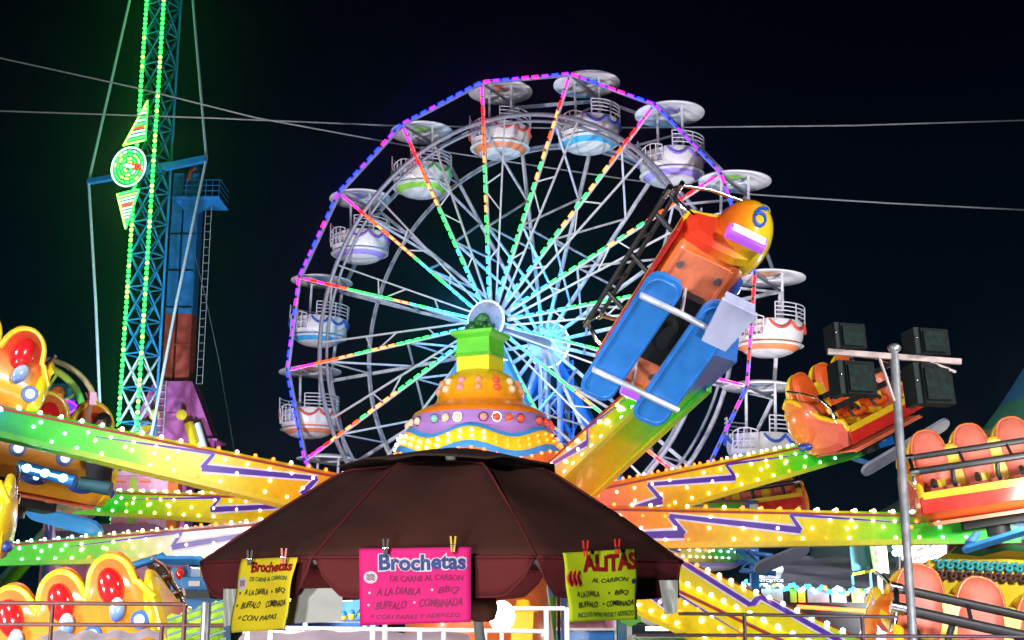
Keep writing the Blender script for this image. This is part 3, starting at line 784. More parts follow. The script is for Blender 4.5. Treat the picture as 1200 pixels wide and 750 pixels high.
make_arm(P(480, 606, 18.6), P(14, 584, 22.0), .50, .36, label='darker arm at middle left ending in a blue box with a white plate')
make_arm(P(450, 626, 17.2), P(-60, 653, 19.6), .62, .24, grad='armglare', label='arm at lower left with a long stretch painted white as overexposed glare')
make_arm(P(636, 590, 17.0), P(842, 402, 12.2), .62, .34, w0=.5, w1=.42, roll=-14, label='steep arm lifting the car numbered 6')
make_arm(P(690, 598, 18.2), P(1040, 512, 20.2), .66, .30, label='arm rising to the right behind the level one')
make_arm(P(690, 618, 17.2), P(1262, 620, 16.6), .58, .30, label='nearly level arm reaching the right edge')
make_arm(P(690, 646, 16.4), P(1050, 812, 10.9), .66, .42, w0=.56, w1=.5, roll=14, grad='long', label='broad arm coming down toward the lower right')
make_arm(P(690, 636, 19.8), P(882, 650, 25.5), .5, .30, label='far arm seen in a gap at right, green and small')
make_arm(P(700, 606, 19.6), P(885, 596, 23.6), .5, .30, bulbs=False)

# ------------------------------------------------------------------ ride cars
GR_BACK = [(0, (.80, .10, .03)), (.14, (.86, .18, .03)), (.28, (.90, .36, .03)), (.42, (.90, .55, .03)), (.54, (.88, .30, .03)), (.66, (.78, .08, .03)), (1, (.72, .04, .03))]
M['shell'] = ramp('car_shell_airbrush', 2, -.45, .95, GR_BACK, .24, .7, streak=.20)
M['shell2'] = ramp('car_shell_orange', 2, -.45, .95, [(0, (.90, .46, .03)), (.3, (.92, .36, .02)), (.6, (.90, .28, .03)), (.85, (.88, .22, .05)), (1, (.80, .12, .04))], .24, .7, streak=.2)
M['nose'] = ramp('car_nose_airbrush', 1, -.85, .15, [(0, (.95, .78, .02)), (.34, (.95, .62, .02)), (.62, (.94, .28, .01)), (1, (.75, .05, .02))], .22, .8, streak=.1)
M['nose2'] = ramp('car_nose_salmon', 1, -.85, .15, [(0, (.92, .50, .04)), (.5, (.90, .24, .05)), (1, (.82, .16, .12))], .3, .5, streak=.1)
SX = (-.56, 0, .56)
def topz(x):
    z = .50
    for s_ in SX:
        d = abs(x - s_)
        if d < .25: z = max(z, .52 + .32 * math.sqrt(max(0, 1 - (d / .25) ** 2)))
    if abs(x) > .84: z = .50 - (abs(x) - .84) * 1.6
    return z
def make_car(num=None, shell='shell', nose='nose', seat='seat', boards=True, lamps=True, nr=.16, by=0.0, ky=1.0):
    t = empty('ride_car', Matrix(), None, 'ride car')
    b = MB(); nx = 60
    xs = [-.98 + 1.96 * i / nx for i in range(nx + 1)]
    prof = [(.66, -.02), (.66, -.16), (.50, -.30), (.0, -.36), (-.42, -.34), (-.66, -.22), (-.78, .0), (-.79, .22), (-.72, .42)]
    cols = []
    for x in xs:
        en = 1 - .18 * max(0, (abs(x) - .75) / .23) ** 2
        c_ = [(x, y * en, z * en) for y, z in prof]; zt = topz(x)
        c_ += [(x, -.72 * en - .0 + (.10 * (zt - .5)), max(.43, zt)), (x, -.64 * en + (.10 * (zt - .5)), max(.43, zt) - .01), (x, -.60 * en, .2), (x, -.5, -.1), (x, .5, -.12), (x, .60 * en, -.02)]
        cols.append(c_)
    n_ = len(cols[0]); vs = [v for c_ in cols for v in c_]; fs = []; ms = []
    for i in range(nx):
        for j in range(n_):
            fs.append((i * n_ + j, (i + 1) * n_ + j, (i + 1) * n_ + (j + 1) % n_, i * n_ + (j + 1) % n_))
            ms.append(1 if j in (0, 1, 2, 3) or j >= 10 else 0)
    b.v += [Vector(v) for v in vs]
    for f_, m_ in zip(fs, ms): b.f.append(list(f_)); b.m.append(m_); b.sm.append(True)
    b.build('shell', [M[shell], M['orange']], t)
    # side shells
    sp = [(.66, -.06), (.60, .08), (.36, .12), (.10, .20), (-.12, .32), (-.30, .44), (-.46, .52), (-.58, .54), (-.70, .44), (-.76, .25), (-.74, -.05), (-.60, -.26), (-.35, -.34), (.2, -.34), (.56, -.28)]
    for sx in (-1, 1):
        b = MB(); x0 = sx * .90; x1 = sx * .98
        n2 = len(sp); vs = [(x0, y, z) for y, z in sp] + [(x1, y * .97, z * .97) for y, z in sp] + [(x1 + sx * .03, y * .75 - .04, z * .75 + .02) for y, z in sp]
        fs = [tuple(range(n2)), tuple(range(3 * n2 - 1, 2 * n2 - 1, -1))]
        for q in (0, 1):
            for i in range(n2): fs.append((q * n2 + i, q * n2 + (i + 1) % n2, (q + 1) * n2 + (i + 1) % n2, (q + 1) * n2 + i))
        b.add(vs, fs, 0, False)
        ry = .52 if num else .46; rz = .40 if num else .38; yc_ = -.44 if num else -.36; b.ball((sx * .90, yc_, .13), (nr, ry, rz), 32, 20)
        so = b.build('side_shell', [M[nose], M['red']], t)
        b = MB(); b.tube([(sx * .95, y, z + .01) for y, z in sp[:9]], .045, 8); b.build('edge_trim', M['yellow'], so)
        if num:
            b = MB(); q = []
            six = [(.80, .98), (.55, .92), (.32, .76), (.18, .54), (.14, .34), (.22, .14), (.42, .03), (.64, .04), (.82, .18), (.86, .36), (.76, .52), (.56, .58), (.36, .54), (.20, .40)]
            for u, v in six:
                yy = -.46 + sx * (u - .5) * .30; zz = .04 + (v - .5) * .25
                rr = max(0, 1 - ((yy - yc_) / ry) ** 2 - ((zz - .13) / rz) ** 2)
                q.append((sx * (.90 + nr * math.sqrt(rr) + .004), yy, zz))
            b.tube(q, .022, 8)
            b.build('number', mat('blue_decal', (.01, .08, .50), .4), so)
        if not num:
            b = MB(); b.ball((sx * (.94 + nr * .5), -.45, -.18), (.07, .20, .07), 14, 8); b.build('headlight', M['tear'], t); continue
        b = MB(); hx = sx * (.96 + nr * .45); b.tube([(hx, -.70, -.20), (hx, -.02, -.20)], .075, 12); b.tube([(hx + sx * .035, -.66, -.20), (hx + sx * .035, -.06, -.20)], .055, 12, mi=1); b.build('headlight', [emi('violet_lamp_rim', (.45, .10, .9), .8), emi('lilac_lamp', (.80, .80, 1), .95)], t)
    # top trim following the arches
    b = MB(); b.tube([(x, -.69 + .1 * (topz(x) - .5), topz(x) + .0) for x in xs], .040, 8); b.build('arch_trim', M['yellow'], t)
    b = MB(); b.bar((-.94, .665, -.03), (.94, .665, -.03), .05, .09); b.bar((-.94, .4, -.10), (.94, .4, -.10), .30, .03, mi=0)
    for sx in (-1, 1): b.bar((sx * .90, .66, -.03), (sx * .90, .1, .0), .07, .05)
    b.build('floor_trim', M['yellow'], t)
    b = MB(); b.bar((-.98, .70, -.16), (.98, .70, -.16), .03, .17); b.build('front_skirt', M['red'], t)
    b = MB(); b.bar((-.86, .08, -.375), (.86, .08, -.375), .92, .03); 
    for x in (-.7, -.35, .35, .7):
        for y in (-.28, .42): b.tube([(x, y, -.39), (x, y, -.405)], .05, 14, mi=1)
    b.bar((-.86, .56, -.395), (.86, .56, -.395), .05, .02); b.bar((-.86, -.40, -.395), (.86, -.40, -.395), .05, .02)
    b.build('underside_plate', [mat('salmon_orange_plate', (.90, .24, .12), .4, 0, .2, 5, dirt=.25), M['galv']], t)
    for s_ in SX:
        b = MB(); pts = []
        for i in range(24):
            a = 2 * PI * i / 24; ca, sa = math.cos(a), math.sin(a)
            pts.append((.225 * math.copysign(abs(ca) ** .75, ca), .43 * math.copysign(abs(sa) ** .8, sa)))
        T0 = Matrix.Translation((s_, -.50, .44)) @ Matrix.Rotation(R(12), 4, 'X')
        lay = [(.0, 1.0), (.06, 1.0), (.10, .93), (.125, .78), (.13, .4)]
        n2 = 24; vs = []
        for (d, k_) in lay: vs += [T0 @ Vector((x * k_, d, z * k_)) for x, z in pts]
        vs.append(T0 @ Vector((0, .128, 0)))
        fs = [tuple(range(n2))]
        for q in range(4): fs += [(q * n2 + i, q * n2 + (i + 1) % n2, (q + 1) * n2 + (i + 1) % n2, (q + 1) * n2 + i) for i in range(n2)]
        fs += [(4 * n2 + i, 4 * n2 + (i + 1) % n2, 5 * n2) for i in range(n2)]
        b.add(vs, fs, 0, True)
        b.box((s_, -.18, .03), (.44, .42, .12)); b.ball((s_, .02, .03), (.22, .09, .07), 12, 6)
        so = b.build('seat', M[seat], t)
        b = MB(); b.tube([T0 @ Vector((x * 1.02, .055, z * 1.02)) for x, z in pts], .016, 6, closed=True); b.build('piping', M['orange'], so)
        b = MB(); b.box((s_ + .02, .02, .13), (.10, .12, .10), mi=0); b.tube([(s_ + .08, -.05, .10), (s_ + .12, .08, .17), (s_ + .14, .20, .10)], .035, 8, mi=1)
        b.build('belt_buckle', [M['yellow'], M['black']], so)
        if lamps:
            b = MB(); b.ball((s_, -.735, .52), (.140, .12, .21), 24, 16); b.build('red_dome', M['redglass'], t)
            b = MB(); b.ball((s_ + .04, -.84, .27), (.085, .06, .13), 14, 10, rot=Matrix.Rotation(R(18), 3, 'Y')); b.build('teardrop_lamp', [M['tear']], t)
    for s_ in (-.28, .28):
        b = MB(); b.bar((s_, -.40, .0), (s_, -.47, .60), .17, .10, up=(0, 1, 0)); b.ball((s_, -.47, .60), (.085, .05, .06), 12, 8); b.bar((s_, -.44, .02), (s_, .25, -.05), .07, .08); b.build('seat_divider', M['yellow'], t)
    if lamps:
        for s_ in (-.80, -.28, .28, .80):
            b = MB(); b.tube([(s_, -.77, .10), (s_, -.83, .10)], [.10, .095], 20); b.tube([(s_, -.79, .10), (s_, -.85, .10)], [.075, .05], 18, mi=1)
            b.build('round_lamp', [M['bluering'], emi('round_lamp_white', (.85, .92, 1), 1.1)], t)
        for s_ in (-.56, 0, .56):
            b = MB(); b.ball((s_, -.70, -.20), (.16, .10, .07), 14, 8); b.ball((s_, -.78, -.19), (.04, .04, .03), 8, 6, mi=1)
            b.build('lower_lamp', [M['tear'], LED['bulbw']], t)
    # lap bars
    b = MB()
    b.tube([(-.92, .42 + by, .30), (.92, .42 + by, .30)], .046, 12); b.tube([(-.92, .20 + by, .50), (.92, .20 + by, .50)], .040, 12)
    for s_ in SX: b.tube([(s_ - .1, .42 + by, .30), (s_ - .1, .30 + by * .6, .14), (s_ - .1, .36, .06)], .03, 8)
    for s_ in (-.3, .3): b.tube([(s_, .42 + by, .30), (s_, .20 + by, .50)], .02, 6)
    lb = b.build('lap_bar', M['black'], t)
    for sx in (-1, 1):
        b = MB()
        b.tube([(sx * .93, .20 + by, .50), (sx * .95, .42 + by, .30), (sx * .97, .45 + by * .5, .12), (sx * .97, .45, .02), (sx * .97, .38, -.1)], .030, 8)
        b.tube([(sx * .88, .42 + by, .30), (sx * 1.0, .42 + by, .30)], .055, 12); b.tube([(sx * .88, .20 + by, .50), (sx * .98, .20 + by, .50)], .048, 12)
        b.tube([(sx * .95, .20 + by, .50), (sx * .98, -.10 + by * .6, .62), (sx * .98, -.45, .70)], .020, 8)
        b.build('lap_bar_bracket', M['chrome'], lb)
    # mount
    b = MB(); b.bar((-.45, 0, -.44), (.45, 0, -.44), .5, .12); b.tube([(0, 0, -.4), (0, 0, -.62)], .16, 16); b.build('pivot_mount', M['dark'], t)
    if boards:
        def roundrect(w_, h_, r_, n=5):
            pts = []
            for cx, cy, a0 in ((w_ / 2 - r_, h_ / 2 - r_, 0), (-w_ / 2 + r_, h_ / 2 - r_, 90), (-w_ / 2 + r_, -h_ / 2 + r_, 180), (w_ / 2 - r_, -h_ / 2 + r_, 270)):
                for i in range(n + 1): a = R(a0 + 90 * i / n); pts.append((cx + r_ * math.cos(a), cy + r_ * math.sin(a)))
            return pts
        rr = [(x, y * ky) for x, y in roundrect(1.72, .46, .15)]
        for yc, zc_, mm, nm in ((.42 * ky, -.72, 'blue', 'footboard'), (-.34 * ky, -.74, 'blue', 'footboard')):
            b = MB(); n2 = len(rr)
            rr = [(x + .0, y) for x, y in rr]; vs = [(x + .12, yc + y, zc_ - .03) for x, y in rr] + [(x + .12, yc + y, zc_ + .03) for x, y in rr]
            b.add(vs, [tuple(range(n2 - 1, -1, -1)), tuple(range(n2, 2 * n2))] + [(i, (i + 1) % n2, (i + 1) % n2 + n2, i + n2) for i in range(n2)])
            b.tube([(x * .94 + .12, yc + y * .86, zc_ - .034) for x, y in rr], .014, 6, closed=True)
            b.build(nm, M[mm], t)
        for sx in (-.45, .62):
            b = MB()
            b.tube([(sx, .62 * ky, -.66), (sx, .62 * ky, -.78), (sx, .1, -.78), (sx, -.3 * ky, -.80), (sx, -.60 * ky, -.80)], .032, 10)
            b.tube([(sx, .1, -.78), (sx, .1, -.36)], .03, 10)
            b.build('board_pipe', M['chrome2'], t)
        b = MB(); q = [(-.88, -.66), (-.88, -.20), (-.36, -.28), (-.36, -.60)]
        b.add([(x, y * ky, -.90) for x, y in q] + [(x, y * ky, -.85) for x, y in q], [(0, 1, 2, 3), (7, 6, 5, 4)] + [(i, i + 4, (i + 1) % 4 + 4, (i + 1) % 4) for i in range(4)])
        b.bar((-.86, -.62 * ky, -.80), (-.86, -.24 * ky, -.80), .04, .12); b.build('step_paddle', M['lilac'], t)
    return t
M['tear'] = ramp('teardrop_paint', 2, .12, .42, [(0, (.03, .08, .45)), (.5, (.30, .48, .85)), (1, (.75, .82, .95))], .15, 1, streak=.05)
M['bluering'] = mat('blue_bezel', (.05, .16, .55), .3); M['chrome2'] = mat('silver_painted_pipe', (.55, .60, .72), .3, .3, .1, 8)
def put_car(car, px, py, Y, fwd, up, label, sc_=1.0, sy=.78):
    f = Vector(fwd).normalized(); u = Vector(up); u = (u - f * u.dot(f)).normalized(); x = f.cross(u)
    m = basis(P(px, py, Y), x * sc_, f * sc_ * sy, u * sc_)
    place(car, m); tag(car, label, 'ride car', 'cars of the spinning arm ride')
    return car
car6 = make_car('6', boards='lilac', nr=.42, by=.62, ky=1.4)
put_car(car6, 789, 352, 11.6, (-.906, -.183, .389), (.2, .62, .757), 'tilted orange ride car numbered 6 raised high in front of the wheel', .92, .56)
car0 = make_car(None, shell='shell', boards=False)
put_car(car0, 1158, 570, 16.6, (-.12, -.97, .0), (-.14, .04, 1), 'ride car with salmon seats at the right edge, just above the level arm', 1.0)
c_ = make_car(None, shell='shell2', seat='seat2', nose='nose2', boards=False)
put_car(c_, 1006, 484, 19.6, (.56, -.80, .02), (-.36, -.20, 1), 'orange ride car behind the dark floodlights, tilted up to the right', 1.0)
c_ = dup(car0); put_car(c_, 1160, 786, 12.2, (.02, -.98, .12), (.22, .16, 1), 'big ride car with wide salmon seats in the lower right corner', 1.06)
cB = make_car(None, shell='shell2', boards=False, nr=.10)
put_car(cB, 110, 758, 14.4, (.08, .99, .05), (-.30, .05, 1), 'orange ride car with three red domes and white lamps, lower left corner', 1.0)
c_ = dup(car0); put_car(c_, -62, 446, 14.8, (-.6, .8, .05), (.30, .10, 1), 'ride car back at the upper left edge with one yellow arch and blue lamp', .98)
c_ = dup(cB); put_car(c_, 26, 546, 16.8, (-.62, .78, .0), (.16, .02, 1), 'ride car crossing behind the upper left arm, its red domes showing above it', 1.08)
c_ = dup(car0); put_car(c_, -100, 606, 14.0, (-.25, .95, .1), (.10, 0, 1), 'ride car with only its yellow and orange end showing at the far left edge', 1.0)
c_ = dup(car0); put_car(c_, 880, 598, 24.0, (-.3, -.9, .25), (-.10, .1, 1), 'small far ride car peeking out between the two right hand arms', 1.0)
b = MB()
for dx in (0, 9): b.tube([P(866 + dx, 644, 24), P(878 + dx, 656, 24), P(868 + dx, 668, 24), P(900 + dx, 672, 24)], .05, 8)
for yy in (646, 658): b.tube([P(862, yy, 24.2), P(905, yy + 5, 24.2)], .045, 8)
b.bar(P(884, 660, 24.3), (P(884, 660, 24).x, 24.3, 0), .15)
thingmesh(b, 'step_frame', M['blue'], 'dark blue tubular step frame in the gap below the level arm', 'frame')

# long running boards on outer arm tips
def running_board(pa, pb, wdt, mname, arm_pt, label):
    b = MB(); A = Vector(pa); B_ = Vector(pb); X = (B_ - A); L = X.length; X.normalize(); Yd = Vector((.1, -.75, .65)); Yd = (Yd - X * Yd.dot(X)).normalized(); Z = X.cross(Yd)
    T0 = basis((A + B_) / 2, X, Yd, Z); rr = []
    for cx, cy, a0 in ((L / 2 - wdt / 2, 0, -90), (-L / 2 + wdt / 2, 0, 90)):
        for i in range(9): a = R(a0 + 180 * i / 8); rr.append((cx + wdt / 2 * math.cos(a), cy + wdt / 2 * math.sin(a)))
    n2 = len(rr); vs = [T0 @ Vector((x, y, -.025)) for x, y in rr] + [T0 @ Vector((x, y, .025)) for x, y in rr]
    b.add(vs, [tuple(range(n2 - 1, -1, -1)), tuple(range(n2, 2 * n2))] + [(i, (i + 1) % n2, (i + 1) % n2 + n2, i + n2) for i in range(n2)])
    b.tube([arm_pt, A.lerp(B_, .12) + Vector((0, .1, .05)), A.lerp(B_, .2)], .045, 8, mi=1)
    o = b.build('running_board', [M[mname], M['skyblue']], ride, True); o['label'] = label
M['greyboard'] = mat('grey_blue_board', (.26, .30, .42), .4, 0, .15, 6)
running_board(P(1010, 554, 19.4), P(1112, 494, 19.4), .26, 'greyboard', P(1000, 537, 20), 'grey rounded board under the tip of the rising right hand arm')
running_board(P(884, 668, 23), P(948, 642, 23), .34, 'greyboard', P(866, 650, 24), 'grey board in the dark gap below the level arm')
running_board(P(30, 598, 19), P(120, 622, 18.6), .30, 'skyblue', P(40, 588, 20), 'dull blue board under the darker left arm')
running_board(P(1128, 645, 15.4), P(1215, 618, 15.4), .10, 'skyblue', P(1145, 626, 16), 'blue tube frame under the tip of the level arm')
running_board(P(182, 656, 15.2), P(238, 657, 15.2), .10, 'skyblue', P(150, 665, 15.2), 'blue lit tube beside the umbrella edge')

b = MB(); a_, d_ = P(22, 546, 15.6), P(88, 564, 15.6); b.tube([a_, d_], .075, 12)
for t_ in (.18, .5, .82): b.ball(a_.lerp(d_, t_) - Vector((0, .06, 0)), (.06, .04, .05), 10, 6, mi=1)
b.tube([a_.lerp(d_, .1) - Vector((0, .07, 0)), a_.lerp(d_, .9) - Vector((0, .07, 0))], .02, 6, mi=1)
b.build('lamp_bar', [M['blue'], LED['bulbw']], ride, True)['label'] = 'blue bar with three white lamps'
b = MB(); b.tube([P(94, 566, 15.7), P(130, 573, 15.7)], .085, 12); b.build('lamp_bar', mat('dull_teal', (.02, .10, .14), .6), ride, True)
# rider with raised hand
rp = P(120, 497, 16.6)
per = empty('person', rp - Vector((0, 0, .75)), 'dark haired rider raising a hand with a small phone beside the arched car', 'person')
b = MB(); b.ball(rp, (.095, .11, .125), 16, 12)
b.tube([rp - Vector((0, 0, .08)), rp - Vector((0, 0, .22)), rp - Vector((0, 0, .30)), rp - Vector((0, 0, .62)), rp - Vector((0, 0, .75))], [.055, .06, .17, .15, .15], 14)
hnd = P(106, 474, 16.5)
b.tube([rp + Vector((-.17, 0, -.30)), P(104, 500, 16.6), P(103, 488, 16.5), hnd], [.06, .05, .04, .032], 10)
b.ball(hnd + Vector((0, 0, .04)), (.045, .025, .055), 10, 8)
for i, dx in enumerate((-.04, -.015, .012, .038)):
    q = hnd + Vector((dx, 0, .08)); b.tube([q, q + Vector((dx * .3, -.02, .05)), q + Vector((dx * .4, -.05, .07))], [.011, .010, .008], 6)
b.tube([hnd + Vector((.04, 0, .03)), hnd + Vector((.075, -.02, .06)), hnd + Vector((.06, -.04, .09))], [.013, .011, .008], 6)
b.build('body', M['skin'], per, True)
b = MB(); b.ball(rp + Vector((0, .02, .02)), (.115, .125, .14), 16, 12); b.ball(rp + Vector((.02, .07, -.10)), (.10, .07, .13), 12, 8); b.build('hair', M['hair'], per, True)
b = MB(); b.tube([rp - Vector((0, 0, .26)), rp - Vector((0, 0, .31)), rp - Vector((0, 0, .62)), rp - Vector((0, 0, .74))], [.09, .185, .165, .165], 14); b.build('shirt', mat('dark_shirt', (.03, .03, .05), .8), per, True)
b = MB(); b.box(P(109, 467, 16.42), (.085, .012, .16)); thingmesh(b, 'phone', [emi('phone_pink_glow', (.85, .5, .75), .8)], 'small pinkish phone held up by the dark haired rider', 'phone', bevel=.005)

# ------------------------------------------------------------------ maroon umbrella
UC = P(526, 663, 6.0); UR = 1.12; UZ = UC.z
def uo(k, r=UR): a = R(-115 - 22.5 + 22.5 + 45 * k + 0); return Vector((UC.x + r * math.cos(a), UC.y + r * math.sin(a), 0))
umb = empty('market_umbrella', (UC.x, UC.y, 0), 'large dark maroon octagonal umbrella with scalloped valance in the foreground', 'umbrella')
zc_edge = P(519, 549, 6).z; zap = P(525, 527, 6).z
def uz(r):
    if r < .5: return zc_edge - .03 + .06 * (1 - r / .5)
    q = (UR - r) / (UR - .5); return UZ + (zc_edge - .03 - UZ) * q + .008 * math.sin(PI * q)
b = MB(); N8 = 8; nr = 16; ns = 8; vs = []
for i in range(nr + 1):
    t = i / nr; r = .12 + (UR - .12) * t
    zz = uz(r)
    for k in range(8):
        A = uo(k, r); B_ = uo(k + 1, r)
        for j in range(ns):
            s_ = j / ns; p = A.lerp(B_, s_); sag = .032 * math.sin(PI * s_) * math.sin(PI * min(1, t * 1.1)) 
            p.z = zz - sag + .012 * noise.noise(p * 3) + .006 * math.sin(s_ * 25 + k) * t * t; vs.append(p)
m8 = 8 * ns; fs = [(i * m8 + k, i * m8 + (k + 1) % m8, (i + 1) * m8 + (k + 1) % m8, (i + 1) * m8 + k) for i in range(nr) for k in range(m8)]
b.v += vs
for f_ in fs: b.f.append(list(f_)); b.m.append(0); b.sm.append(True)
uc = b.build('canopy', M['maroon'], umb, True); sm_ = uc.modifiers.new('thick', 'SOLIDIFY'); sm_.thickness = .004; sm_.offset = 0
b = MB()
for k in range(8):
    b.tube([uo(k, .12 + (UR - .12) * i / 14) + Vector((0, 0, uz(.12 + (UR - .12) * i / 14) + .004)) for i in range(15)], .006, 5)
b.build('seam', M['maroonv'], uc, True)
for k in range(8):
    A = uo(k); B_ = uo(k + 1); b = MB(); n2 = 24; vs = []
    for j in range(n2 + 1):
        s_ = j / n2; top = UZ + .003; e_ = min(s_, 1 - s_); drop = .135 * min(1, (e_ / .13) ** .62 if e_ < .13 else 1) + .016 * math.sin(PI * s_) + .005 * math.sin(9 * s_ + k)
        s2 = .5 + (s_ - .5) * .985
        for i in range(5):
            u = i / 4; p = A.lerp(B_, .5 + (s2 - .5) * (1 - .0 * u)); c_ = Vector((UC.x, UC.y, 0)); dr = (p - c_).normalized()
            p = p + dr * (.012 * math.sin(s_ * 13 + k * 2) * u - .010 * u); p.z = top - drop * u; vs.append(p)
    fs = [(j * 5 + i, (j + 1) * 5 + i, (j + 1) * 5 + i + 1, j * 5 + i + 1) for j in range(n2) for i in range(4)]
    b.add(vs, fs, 0, True)
    b.tube([Vector(vs[j * 5]) for j in range(n2 + 1)], .006, 5); b.tube([Vector(vs[j * 5 + 4]) for j in range(n2 + 1)], .004, 5)
    o = b.build('valance_flap', M['maroonv'], umb, True); sm_ = o.modifiers.new('thick', 'SOLIDIFY'); sm_.thickness = .003; sm_.offset = 0
b = MB(); vs = []; cr_ = .50
for i in range(6):
    t = i / 5
    for k in range(8):
        A = uo(k, .03 + cr_ * t); B_ = uo(k + 1, .03 + cr_ * t)
        for j in range(4):
            p = A.lerp(B_, j / 4) + Vector((.02 * (1 - t), 0, 0)); p.z = zap + (zc_edge - .012 - zap) * t ** 1.15 - .018 * math.sin(PI * j / 4) * -1 * t + .012 * noise.noise(Vector((p.x * 6, p.y * 6, 3))); vs.append(p)
b.v += vs
for i in range(5):
    for k in range(32): b.f.append([i * 32 + k, i * 32 + (k + 1) % 32, (i + 1) * 32 + (k + 1) % 32, (i + 1) * 32 + k]); b.m.append(0); b.sm.append(True)
o = b.build('vent_cap', mat('dark_brown_canvas', (.075, .035, .028), .85, 0, .35, 4, bump=.3), umb, True); sm_ = o.modifiers.new('thick', 'SOLIDIFY'); sm_.thickness = .006; sm_.offset = -1
pb = P(561, 735, 6.2); b = MB(); b.tube([(UC.x, UC.y, zap - .02), pb, pb + (pb - Vector((UC.x, UC.y, zap))) * 1.55 - Vector((0, 0, .2))], .024, 14); b.build('pole', M['white'], umb, True)
b = MB()
for k in range(8):
    b.bar(uo(k, .03) + Vector((0, 0, zc_edge - .03)), uo(k, .5) + Vector((0, 0, zc_edge - .06)), .018); b.bar(uo(k, .5) + Vector((0, 0, zc_edge - .06)), uo(k, UR - .02) + Vector((0, 0, UZ - .015)), .018)
    b.bar(uo(k, .05) + Vector((.03, 0, UZ - .02)), uo(k, .6) + Vector((0, 0, UZ + .20)), .014)
b.build('rib', M['greysteel'], umb, True)
b = MB(); q = P(565, 708, 6.12); b.lathe([(.03, -.08), (.06, -.07), (.075, -.02), (.065, .03), (.05, .06), (.07, .09), (.03, .10)], 18, q)
thingmesh(b, 'cloth_bundle', [mat('reddish_brown_cloth', (.28, .10, .07), .9, 0, .5, 12, bump=.5)], 'reddish brown cloth knotted round the white pole beside the pink sign', 'cloth')

# ------------------------------------------------------------------ hand lettered signs
def quadmap(c):  # c: TL TR BR BL world points
    def f(u, v, off=0):
        p = c[3].lerp(c[2], u).lerp(c[0].lerp(c[1], u), v)
        n_ = (c[1] - c[0]).cross(c[0] - c[3]).normalized()
        if n_.y > 0: n_ = -n_
        rip = .006 * math.sin(u * 7 + v * 3) + .004 * math.sin(v * 9 + u * 2)
        return p + n_ * (rip + off)
    return f
def sign(c, paper, label, lines, extra=()):
    f = quadmap(c); base = (c[2] + c[3]) / 2
    t = empty('paper_sign', base, label, 'sign', 'hand lettered food signs clipped to the umbrella')
    b = MB(); n_ = 20; vs = [f(i / n_, j / n_) for j in range(n_ + 1) for i in range(n_ + 1)]
    b.add(vs, [(j * (n_ + 1) + i, j * (n_ + 1) + i + 1, (j + 1) * (n_ + 1) + i + 1, (j + 1) * (n_ + 1) + i) for j in range(n_) for i in range(n_)], 0, True)
    o = b.build('sheet', M[paper], t, True); sm_ = o.modifiers.new('thick', 'SOLIDIFY'); sm_.thickness = .0015; sm_.offset = 0
    for li, (txt, u0, v0, u1, v1, m_, bold, shear) in enumerate(lines):
        tv, tf = text_mesh(txt, bold, shear); b = MB()
        off = .003 + (.0015 if m_ != 'halo' else 0)
        def wob(u, v): return f(u0 + (u1 - u0) * u, v0 + (v1 - v0) * v + .008 * math.sin(u * 9 + li), off)
        b.add([wob(u, v) for u, v in tv], tf); b.build('lettering', M[m_], t, True)
    for (kind, u, v, r, m_) in extra:
        b = MB(); vs = [f(u + r * math.cos(2 * PI * i / 18), v + r * 1.3 * math.sin(2 * PI * i / 18), .003) for i in range(18)]
        b.add(vs, [tuple(range(18))]); b.build('drawn_mark', M[m_], t, True)
        if kind == 'burger':
            b = MB()
            for dv in (-.03, -.008, .015, .035):
                b.tube([f(u - r * .6 + 1.2 * r * i / 6, v + dv + .01 * math.sin(i * 2.1), .004) for i in range(7)], .0016, 4)
            b.build('drawn_lines', M['inkd'], t, True)
        if kind == 'wing':
            b = MB()
            for dv in (-.5, 0, .5): b.tube([f(u + dv * r * 1.1 + .02 * math.cos(i), v - r + 2 * r * i / 6, .0045) for i in range(7)], [.002, .006, .007, .007, .006, .004, .002], 5)
            b.build('drawn_lines', M['inkr'], t, True)
    return t
M['halo'] = mat('white_glitter_outline', (.75, .75, .85), .5)
SY = UC.y - UR * .93 - .06
def pq(q, Y=None): return [P(x, y, Y or SY) for x, y in q]
sign(pq([(421, 643), (552, 641), (552, 729), (422, 733)]), 'paper_p', 'bright pink hand lettered sign headed Brochetas in blue, in the middle of the umbrella edge', [
 ('Brochetas', .165, .685, .965, .93, 'halo', .10, 0), ('Brochetas', .175, .70, .955, .915, 'inkb', .035, 0),
 ('DE CARNE AL CARBON', .27, .56, .93, .635, 'inkd', .01, .15), ('A LA DIABLA', .15, .385, .54, .48, 'inkd', .012, .3), ('BBQ', .70, .385, .89, .48, 'inkd', .012, .3),
 ('BUFFALO', .14, .20, .42, .30, 'inkd', .014, .3), ('COMBINADA', .53, .215, .92, .32, 'inkd', .014, .3), ('* CON PAPAS Y ADEREZO', .10, .07, .90, .13, 'inkd', .0, .2)],
 [('burger', .10, .62, .062, 'halo'), ('dot', .09, .42, .012, 'halo'), ('dot', .65, .44, .012, 'halo'), ('dot', .08, .26, .011, 'halo'), ('dot', .49, .28, .011, 'halo')])
Y1 = SY + .10
